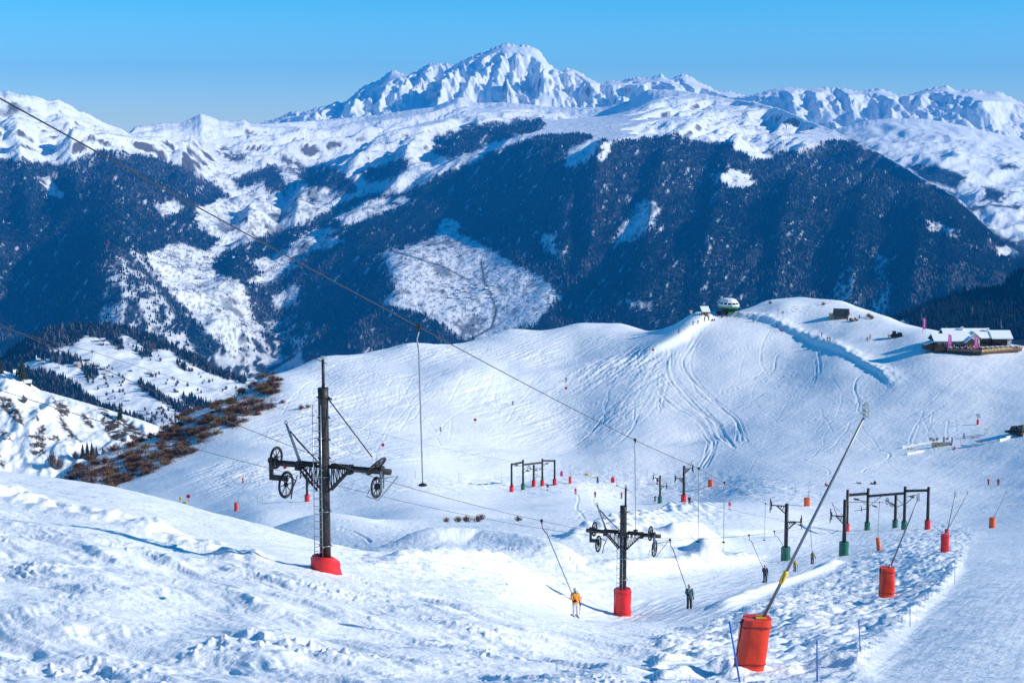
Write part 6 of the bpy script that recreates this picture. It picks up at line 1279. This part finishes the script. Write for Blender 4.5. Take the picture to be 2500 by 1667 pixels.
# shoulder on the right
P = sample_grid(X7, Y7, Z7, 26000, 88); u_, v_ = proj(P[:, 0], P[:, 1], P[:, 2]); keep = (u_ > 2140) & (u_ < 2900) & (v_ < 830) & (RNG.uniform(0, 1, len(P)) < F7(u_, v_)); P = P[keep]; u_ = u_[keep]; v_ = v_[keep]
inside = np.nonzero((u_ < 2505) & (v_ < 815))[0]; pick = inside[:110]; rest = np.ones(len(P), bool); rest[pick] = False
for n_, i in enumerate(pick): conifer(Vector(P[i]), random.uniform(15, 26), '%sconifer in the dark right wood, %s, %s' % ('frosted ' if n_ % 14 == 0 else '', 'near its top edge' if v_[i] < 735 else ('half way down' if v_[i] < 775 else 'low behind the restaurant roofs'), 'left end' if u_[i] < 2330 else ('middle' if u_[i] < 2420 else 'right end')), 'conifers of the dark right wood', n_, frost=(n_ % 14 == 0))
P2 = P[rest][:3600]; H = RNG.uniform(14, 25, len(P2)); spires('dark_wood', P2, H, H*.2, np.clip(RNG.uniform(.05, .45, len(P2))+.35*(RNG.uniform(0, 1, len(P2)) < .03), 0, 1), 5, 2)
# hill with the hamlet
P = sample_grid(X5, Y5, Z5, 46000, 153); u_, v_ = proj(P[:, 0], P[:, 1], P[:, 2]); keep = (u_ > -60) & (u_ < 660) & (RNG.uniform(0, 1, len(P)) < f5(u_, v_)*.62); P = P[keep]; u_ = u_[keep]; v_ = v_[keep]
near_ = np.argsort(P[:, 1])[:150]; rest = np.ones(len(P), bool); rest[near_] = False
for n_, i in enumerate(near_): conifer(Vector(P[i]), random.uniform(12, 22), 'conifer on the lower edge of the hamlet hill, ' + ('at the left frame edge' if u_[i] < 60 else ('below the dark chalets' if u_[i] < 180 else ('below the ochre house' if u_[i] < 280 else ('above the ravine crest end' if u_[i] < 380 else 'at the right end')))), 'conifers below the hamlet', n_)
P2 = P[rest][:9000]; H = RNG.uniform(10, 21, len(P2)); spires('hill_wood', P2, H, H*.24, np.where(RNG.uniform(0, 1, len(P2)) < .25, RNG.uniform(.55, .68, len(P2)), np.clip(RNG.uniform(.1, .5, len(P2))+.3*(RNG.uniform(0, 1, len(P2)) < .06), 0, 1)), 4, 2)
TWIG = mat('twigs_grey', (.12, .09, .085), .9, 0, var=.3, scale=1.0); TWB = mat('twigs_brown', (.125, .062, .042), .9, 0, var=.35, scale=1.5); TWO = mat('twigs_olive', (.19, .125, .05), .9, 0, var=.3, scale=1.5)
def twig_mesh(name, seed, n, h, w_, mt, wid=.05, up=.6):
    """leafless crown: many thin forked twigs"""
    r_ = random.Random(seed); co, tr = [], []
    for i in range(n):
        a = r_.uniform(0, 6.28); q = r_.random()**.6; b0 = Vector((math.cos(a)*w_*.25*q, math.sin(a)*w_*.25*q, h*.05*r_.random())); tip = Vector((math.cos(a)*w_*q, math.sin(a)*w_*q, h*(1-.45*q*q)*r_.uniform(.65, 1.05)))
        st = b0.lerp(tip, r_.uniform(0, up)); sd = Vector((-math.sin(a+r_.uniform(-1, 1)), math.cos(a), r_.uniform(-.2, .2)))*wid*r_.uniform(.6, 1.6); k_ = len(co); mid = st.lerp(tip, .5)+Vector((r_.uniform(-1, 1), r_.uniform(-1, 1), r_.uniform(-.3, .5)))*h*.06
        co += [st-sd, st+sd, mid+sd*.7, mid-sd*.7, tip]; tr += [(k_, k_+1, k_+2), (k_, k_+2, k_+3), (k_+3, k_+2, k_+4)]
    me = bpy.data.meshes.new(name); me.from_pydata([tuple(c) for c in co], [], tr); me.materials.append(mt); me.update(); return me
BT = [twig_mesh('crown', 300+i, 110, 11, 4.4, TWIG, .26, .35) for i in range(2)]; m = MB(); m.tube([(0, 0, -1), (0, 0, 4), (.2, .1, 7)], [.3, .22, .1], 6); BTT = m.mesh('trunk', BARK)
def bare(p, h, label, grp, i):
    t = thing('bare_tree', p, random.uniform(0, 6), label, 'tree', grp); t.scale = (h/11*random.uniform(.8, 1.2),)*2+(h/11,); link('crown', BT[i % 2], t); link('trunk', BTT, t); return t
r_ = random.Random(5); n_ = 0
BZ = [[(200,900),(270,890),(300,920),(330,960),(300,1000),(240,960)],[(290,830),(330,840),(400,870),(420,890),(350,880)],[(330,990),(420,1000),(470,1040),(380,1040)],[(440,890),(520,920),(600,950),(520,960)],[(330,900),(440,920),(500,960),(430,960)],[(430,960),(520,1000),(560,1010),(470,1015)]]
while n_ < 120:
    z = r_.choice(BZ); u = r_.uniform(min(p[0] for p in z), max(p[0] for p in z)); v = r_.uniform(min(p[1] for p in z), max(p[1] for p in z))
    if not bool(in_poly(z, np.array([u]), np.array([v]))[0]): continue
    bare(on_mesh(X5, Y5, Z5, U5, V5, u, v), r_.uniform(8, 15), 'leafless grey tree on the hamlet hill, ' + ('beside the hamlet houses' if u < 280 else ('on the middle meadows' if u < 400 else 'on the right hand meadows')) + (' low down' if v > 960 else (' high up' if v < 900 else ' half way up')), 'leafless trees of the hamlet hill', n_); n_ += 1
for u, v, h, l in ((127,1140,15,'tall leafless bush at the foot of the ravine slope'),(142,1145,11,'smaller leafless bush beside the tall one'),(230,1115,9,'leafless bush left of the dark spruces'),(185,1120,8,'leafless bush on the ravine foot, left of the spruce clump'),(60,985,9,'leafless tree between the upper rock ribs'),(255,1120,9,'leafless bush right of the dark spruces')):
    bare(on_mesh(X6, Y6, Z6, U6, V6, u, v), h, l, 'leafless bushes of the ravine', int(u))
for u, v, h, l in ((203,1118,13,'left spruce of the clump at the ravine foot'),(214,1120,16,'tallest spruce of the clump at the ravine foot'),(226,1118,14,'third spruce of the clump at the ravine foot'),(236,1117,11,'right spruce of the clump at the ravine foot'),(292,1024,17,'spruce standing on the ravine crest'),(262,1014,12,'smaller spruce left on the ravine crest'),(252,1112,8,'low spruce right of the ravine clump'),(4,914,15,'dark spruce at the left frame edge'),(40,918,9,'small spruce under the orange hut'),(53,930,22,'twin-topped spruce above the ravine slope'),(56,926,18,'spruce behind the twin-topped one'),(68,920,9,'small spruce right of the twin-topped one')):
    conifer(on_mesh(X6, Y6, Z6, U6, V6, u, v), h, l, 'spruces of the ravine slope', int(u))
# shrubs on the dark flank of the ski hill
SHM = [twig_mesh('shrub', 400+i, 150, 2.8, 2.3, (TWB, TWB, TWO, TWIG)[i], .055, .55) for i in range(4)]
_sz = in_poly(SHRUBZ, _MU, _MV); cand = np.argwhere(_sz & (fbm(_MU/26, _MV/13, 3, 301) > -.08)); r_.shuffle(c_ := [tuple(c) for c in cand]); n_ = 0
for j, i in c_[:250]:
    u, v = _MU[j, i]+r_.uniform(-3, 3), _MV[j, i]+r_.uniform(-2, 2); p = gp(u, v, 380)
    o = link('shrub', SHM[0 if r_.random() < .45 else (1 if r_.random() < .5 else (2 if r_.random() < .6 else 3))]); s_ = r_.uniform(.6, 1.35); o.location = p-Vector((0, 0, .15)); o.rotation_euler.z = r_.uniform(0, 6); o.scale = (s_*1.25, s_*1.25, s_*r_.uniform(.5, .85))
    cn = {SHM[0].name: 'reddish brown', SHM[1].name: 'dark brown', SHM[2].name: 'olive', SHM[3].name: 'grey'}[o.data.name]
    tag(o, '%s %s leafless shrub on the %s %s of the dark flank' % ('small' if s_ < .75 else ('middling' if s_ < 1.0 else 'large'), cn, 'lowest' if v > 1130 else ('lower' if v > 1060 else ('upper' if v > 990 else 'topmost')), 'outer edge' if u < np.interp(v, [900, 1190], [640, 180]) else 'inner side'), 'shrub', 'brown shrubs of the dark flank')
# low heath between the shrubs: far too many stems to count
co, tr = [], []
for q in range(900):
    j, i = c_[r_.randrange(len(c_))]; p = gp(_MU[j, i]+r_.uniform(-4, 4), _MV[j, i]+r_.uniform(-3, 3), 380)
    for _ in range(16):
        a = r_.uniform(0, 6.28); b0 = p+Vector((r_.gauss(0, 1.0), r_.gauss(0, 1.0), -.1)); k_ = len(co); sd = Vector((math.cos(a), math.sin(a), 0))*.07
        co += [b0-sd, b0+sd, b0+Vector((r_.uniform(-.5, .5), r_.uniform(-.5, .5), r_.uniform(.5, 1.3)))]; tr.append((k_, k_+1, k_+2))
tag(tri_mesh('heath', [tuple(c) for c in co], tr, TWB), 'low reddish brown heath on the dark flank of the ski hill', 'heath', kind='stuff')
for n_, (u, v, s_) in enumerate(((592,962,.9),(610,948,.8),(645,915,.8),(668,905,.7),(690,985,.7),(735,1000,.8),(752,996,.7),(640,1000,1.1),(600,1015,1.2),(570,1030,1.1),(1118,1300,.45),(1140,1290,.5),(1165,1275,.5),(1175,1268,.45),(1090,1306,.4),(1265,1312,.4),(1690,756,.9),(1880,742,.6),(1720,752,.6),(2010,745,.6),(2120,775,.8),(2128,779,.7))):
    o = link('shrub', SHM[n_ % 4]); o.location = gp(u, v, 250)-Vector((0, 0, .1)); o.scale = (s_, s_, s_); o.rotation_euler.z = n_
    tag(o, ('lone leafless shrub uphill of the dark flank, %s from the left' % ORD[[1,3,5,6,7,8,9,4,2,0][n_]] if n_ < 10 else ('low leafless shrub in the bowl, %s of six from the left' % ORD[[1,2,3,4,0,5][n_-10]] if n_ < 16 else 'small leafless shrub on the skyline of the knoll, %s from the left' % ORD[[0,2,1,3,4,5][n_-16]])), 'shrub', 'lone shrubs on open snow')
# ------------------------------------------------------------------ houses
def house(p, w_, d, h, rz, wallm, label, grp, tower=False):
    t = thing('chalet', p, rz, label, 'house', grp); m = MB(); m.prism([(-d/2, -2), (d/2, -2), (d/2, h*.58), (0, h*.98), (-d/2, h*.58)], -w_/2, w_/2, 'x'); m.build('wall', wallm, t)
    for sd in (-1, 1): m = MB(); e = d/2+.9; m.prism([(0, h), (sd*e, h*.58-.9*h*.8/d), (sd*e, h*.58-.9*h*.8/d+.5), (0, h+.55)], -w_/2-.8, w_/2+.8, 'x'); m.build('roof_slope', SNOWO, t)
    for i in (-1, 0, 1): m = MB(); m.box((i*w_*.3, -d/2-.03, h*.3), (1.2, .08, 1.3)); m.build('window', GLASS, t)
    m = MB(); m.box((w_*.2, d*.15, h*1.02), (.8, .8, 1.6)); m.build('chimney', STONE, t)
    if tower: m = MB(); m.box((-w_/2-1.6, 0, 5), (3.2, 3.2, 14)); tw = m.build('bell_tower', STONE, t); m = MB(); m.lathe([(2.4, 0), (.1, 5)], (-w_/2-1.6, 0, 12), 4); m.build('spire', SNOWO, tw)
WO = mat('ochre_wall', (.52, .25, .10), .8, 0, var=.1); WRd = mat('brick_wall', (.30, .10, .065), .8, 0, var=.15)
HS = [(95,882,11,WOODG,1,'chapel-like house with small tower among trees'),(109,888,10,WOODD,0,'dark chalet right below the towered house'),(118,881,10,STONE,0,'pale chalet right of the towered house'),(145,897,9,STONE,0,'pale chalet at the wood edge'),(187,893,16,WO,0,'wide ochre house in the middle of the hamlet'),(211,881,13,WOODD,0,'dark chalet above the ochre house'),(215,895,14,WOODG,0,'grey chalet right of the ochre house'),(219,903,11,WRd,0,'brick red house below the grey chalet'),(238,895,12,WOODG,0,'grey chalet at the right of the hamlet'),(248,902,12,WOODD,0,'dark chalet at the lower right of the hamlet'),(255,914,10,WOODG,0,'small chalet below the hamlet'),(274,919,11,STONE,0,'pale lone chalet below the hamlet'),(236,834,12,WOODD,0,'left chalet of the upper farm'),(252,833,12,WOODG,0,'upper chalet of the upper farm'),(250,843,12,WOODD,0,'lower chalet of the upper farm'),(261,842,13,STONE,0,'right chalet of the upper farm'),(296,830,9,WOODD,0,'lone dark chalet near the hill top'),(366,913,12,WOODG,0,'lone chalet among hedges on the right'),(318,907,8,WOODD,0,'tiny barn beside the field road'),(315,978,8,WOODD,0,'tiny barn low on the hill')]
for u, v, w_, mt, tw, l in HS: house(on_mesh(X5, Y5, Z5, U5, V5, u, v), w_, w_*.8, w_*.75, random.uniform(-.5, .5), mt, l, 'houses of the hamlet', bool(tw))
house(on_mesh(X6, Y6, Z6, U6, V6, 68, 938), 4.6, 4, 3.4, .2, WOODD, 'low snow-topped barn on the ravine crest', 'barns of the ravine crest'); house(on_mesh(X6, Y6, Z6, U6, V6, 38, 912), 2.4, 2.4, 3.0, .4, WO, 'tiny orange hut on the ravine crest', 'barns of the ravine crest')
m = MB(); m.prism([(-5, -3), (5, -3), (5, 5), (0, 9), (-5, 5)], -6, 6, 'x'); m.cur = 1
for sd in (-1, 1): m.prism([(0, 9.1), (sd*6, 4.3), (sd*6, 5.2), (0, 10)], -6.8, 6.8, 'x')
FH = [m.mesh('farmhouse', [w_, SNOWO]) for w_ in (WOODD, WRd, WOODG)]
r_ = random.Random(11)
for (u0, u1, v0, v1, n, lb, gr) in ((1095,1205,692,732,34,'tiny house of the village on the snowy terrace','village on the terrace'),(475,575,628,650,14,'tiny house of the village in the left valley','village in the left valley'),(700,765,556,582,10,'tiny house at the head of the central valley','village at the valley head')):
    for i in range(n):
        o = link('farmhouse', r_.choice(FH)); o.location = on_mesh(X4, Y4, Z4, U4, V4, r_.uniform(u0, u1), r_.uniform(v0, v1)); o.rotation_euler.z = r_.uniform(-.6, .6); s_ = r_.uniform(.8, 1.5); o.scale = (s_, s_, s_); tag(o, {FH[0].name: 'dark timber ', FH[1].name: 'brick red ', FH[2].name: 'grey timber '}[o.data.name]+lb, 'house', gr)
# ------------------------------------------------------------------ power pylons far off
def pylon(p, h, label, mt):
    t = thing('power_pylon', p, .4, label, 'pylon', 'power pylons'); m = MB(); w_ = h*.13
    for sx in (-1, 1):
        for sy in (-1, 1): m.tube([(sx*w_, sy*w_, -3), (sx*w_*.25, sy*w_*.25, h*.72), (0, 0, h)], h*.008, 4)
    for k_ in range(6): f = k_/6; q = w_*(1-f*.85); z = h*.75*f; m.tube([(-q, -q, z), (q, -q, z+h*.1)], h*.006, 4); m.tube([(q, -q, z), (-q, -q, z+h*.1)], h*.006, 4)
    m.build('lattice', mt, t)
    for z, L in ((.68, .26), (.80, .20), (.9, .14)): m = MB(); m.tube([(-h*L, 0, h*z), (h*L, 0, h*z)], h*.008, 4); m.build('cross_arm', mt, t)
for u, v, h, l in ((1491,316,52,'left power pylon on the snowy plateau'),(1555,312,48,'middle power pylon on the snowy plateau'),(1626,326,46,'right power pylon on the snowy plateau')): pylon(on_mesh(X4, Y4, Z4, U4, V4, u, v), h, l, GREYP)
pylon(on_mesh(X4, Y4, Z4, U4, V4, 265, 608), 55, 'reddish power pylon on the wooded left spur', mat('pylon_red', (.45, .12, .12), .6))
# ------------------------------------------------------------------ air: one box of thin blue haze round the whole scene
zlo = min(min((o.matrix_world @ Vector(c)).z for c in o.bound_box) for o in COL.objects if o.type == 'MESH')
zhi = max(max((o.matrix_world @ Vector(c)).z for c in o.bound_box) for o in COL.objects if o.type == 'MESH')
hz = bpy.data.materials.new('haze'); hz.use_nodes = True; ht = hz.node_tree
ht.nodes.remove(ht.nodes['Principled BSDF']); pv = ht.nodes.new('ShaderNodeVolumePrincipled')
pv.inputs['Color'].default_value = (0.015, 0.36, 1.0, 1); pv.inputs['Density'].default_value = 3.1e-5; pv.inputs['Anisotropy'].default_value = 0.0
ht.links.new(pv.outputs['Volume'], ht.nodes['Material Output'].inputs['Volume'])
bm = bmesh.new(); bmesh.ops.create_cube(bm, size=1.0)
for v in bm.verts: v.co = Vector((v.co.x*46000, v.co.y*33500+14750, zlo-1.0 if v.co.z < 0 else zhi+60))
me = bpy.data.meshes.new('haze'); bm.to_mesh(me); bm.free(); me.materials.append(hz)
tag(link('haze', me), kind='stuff')
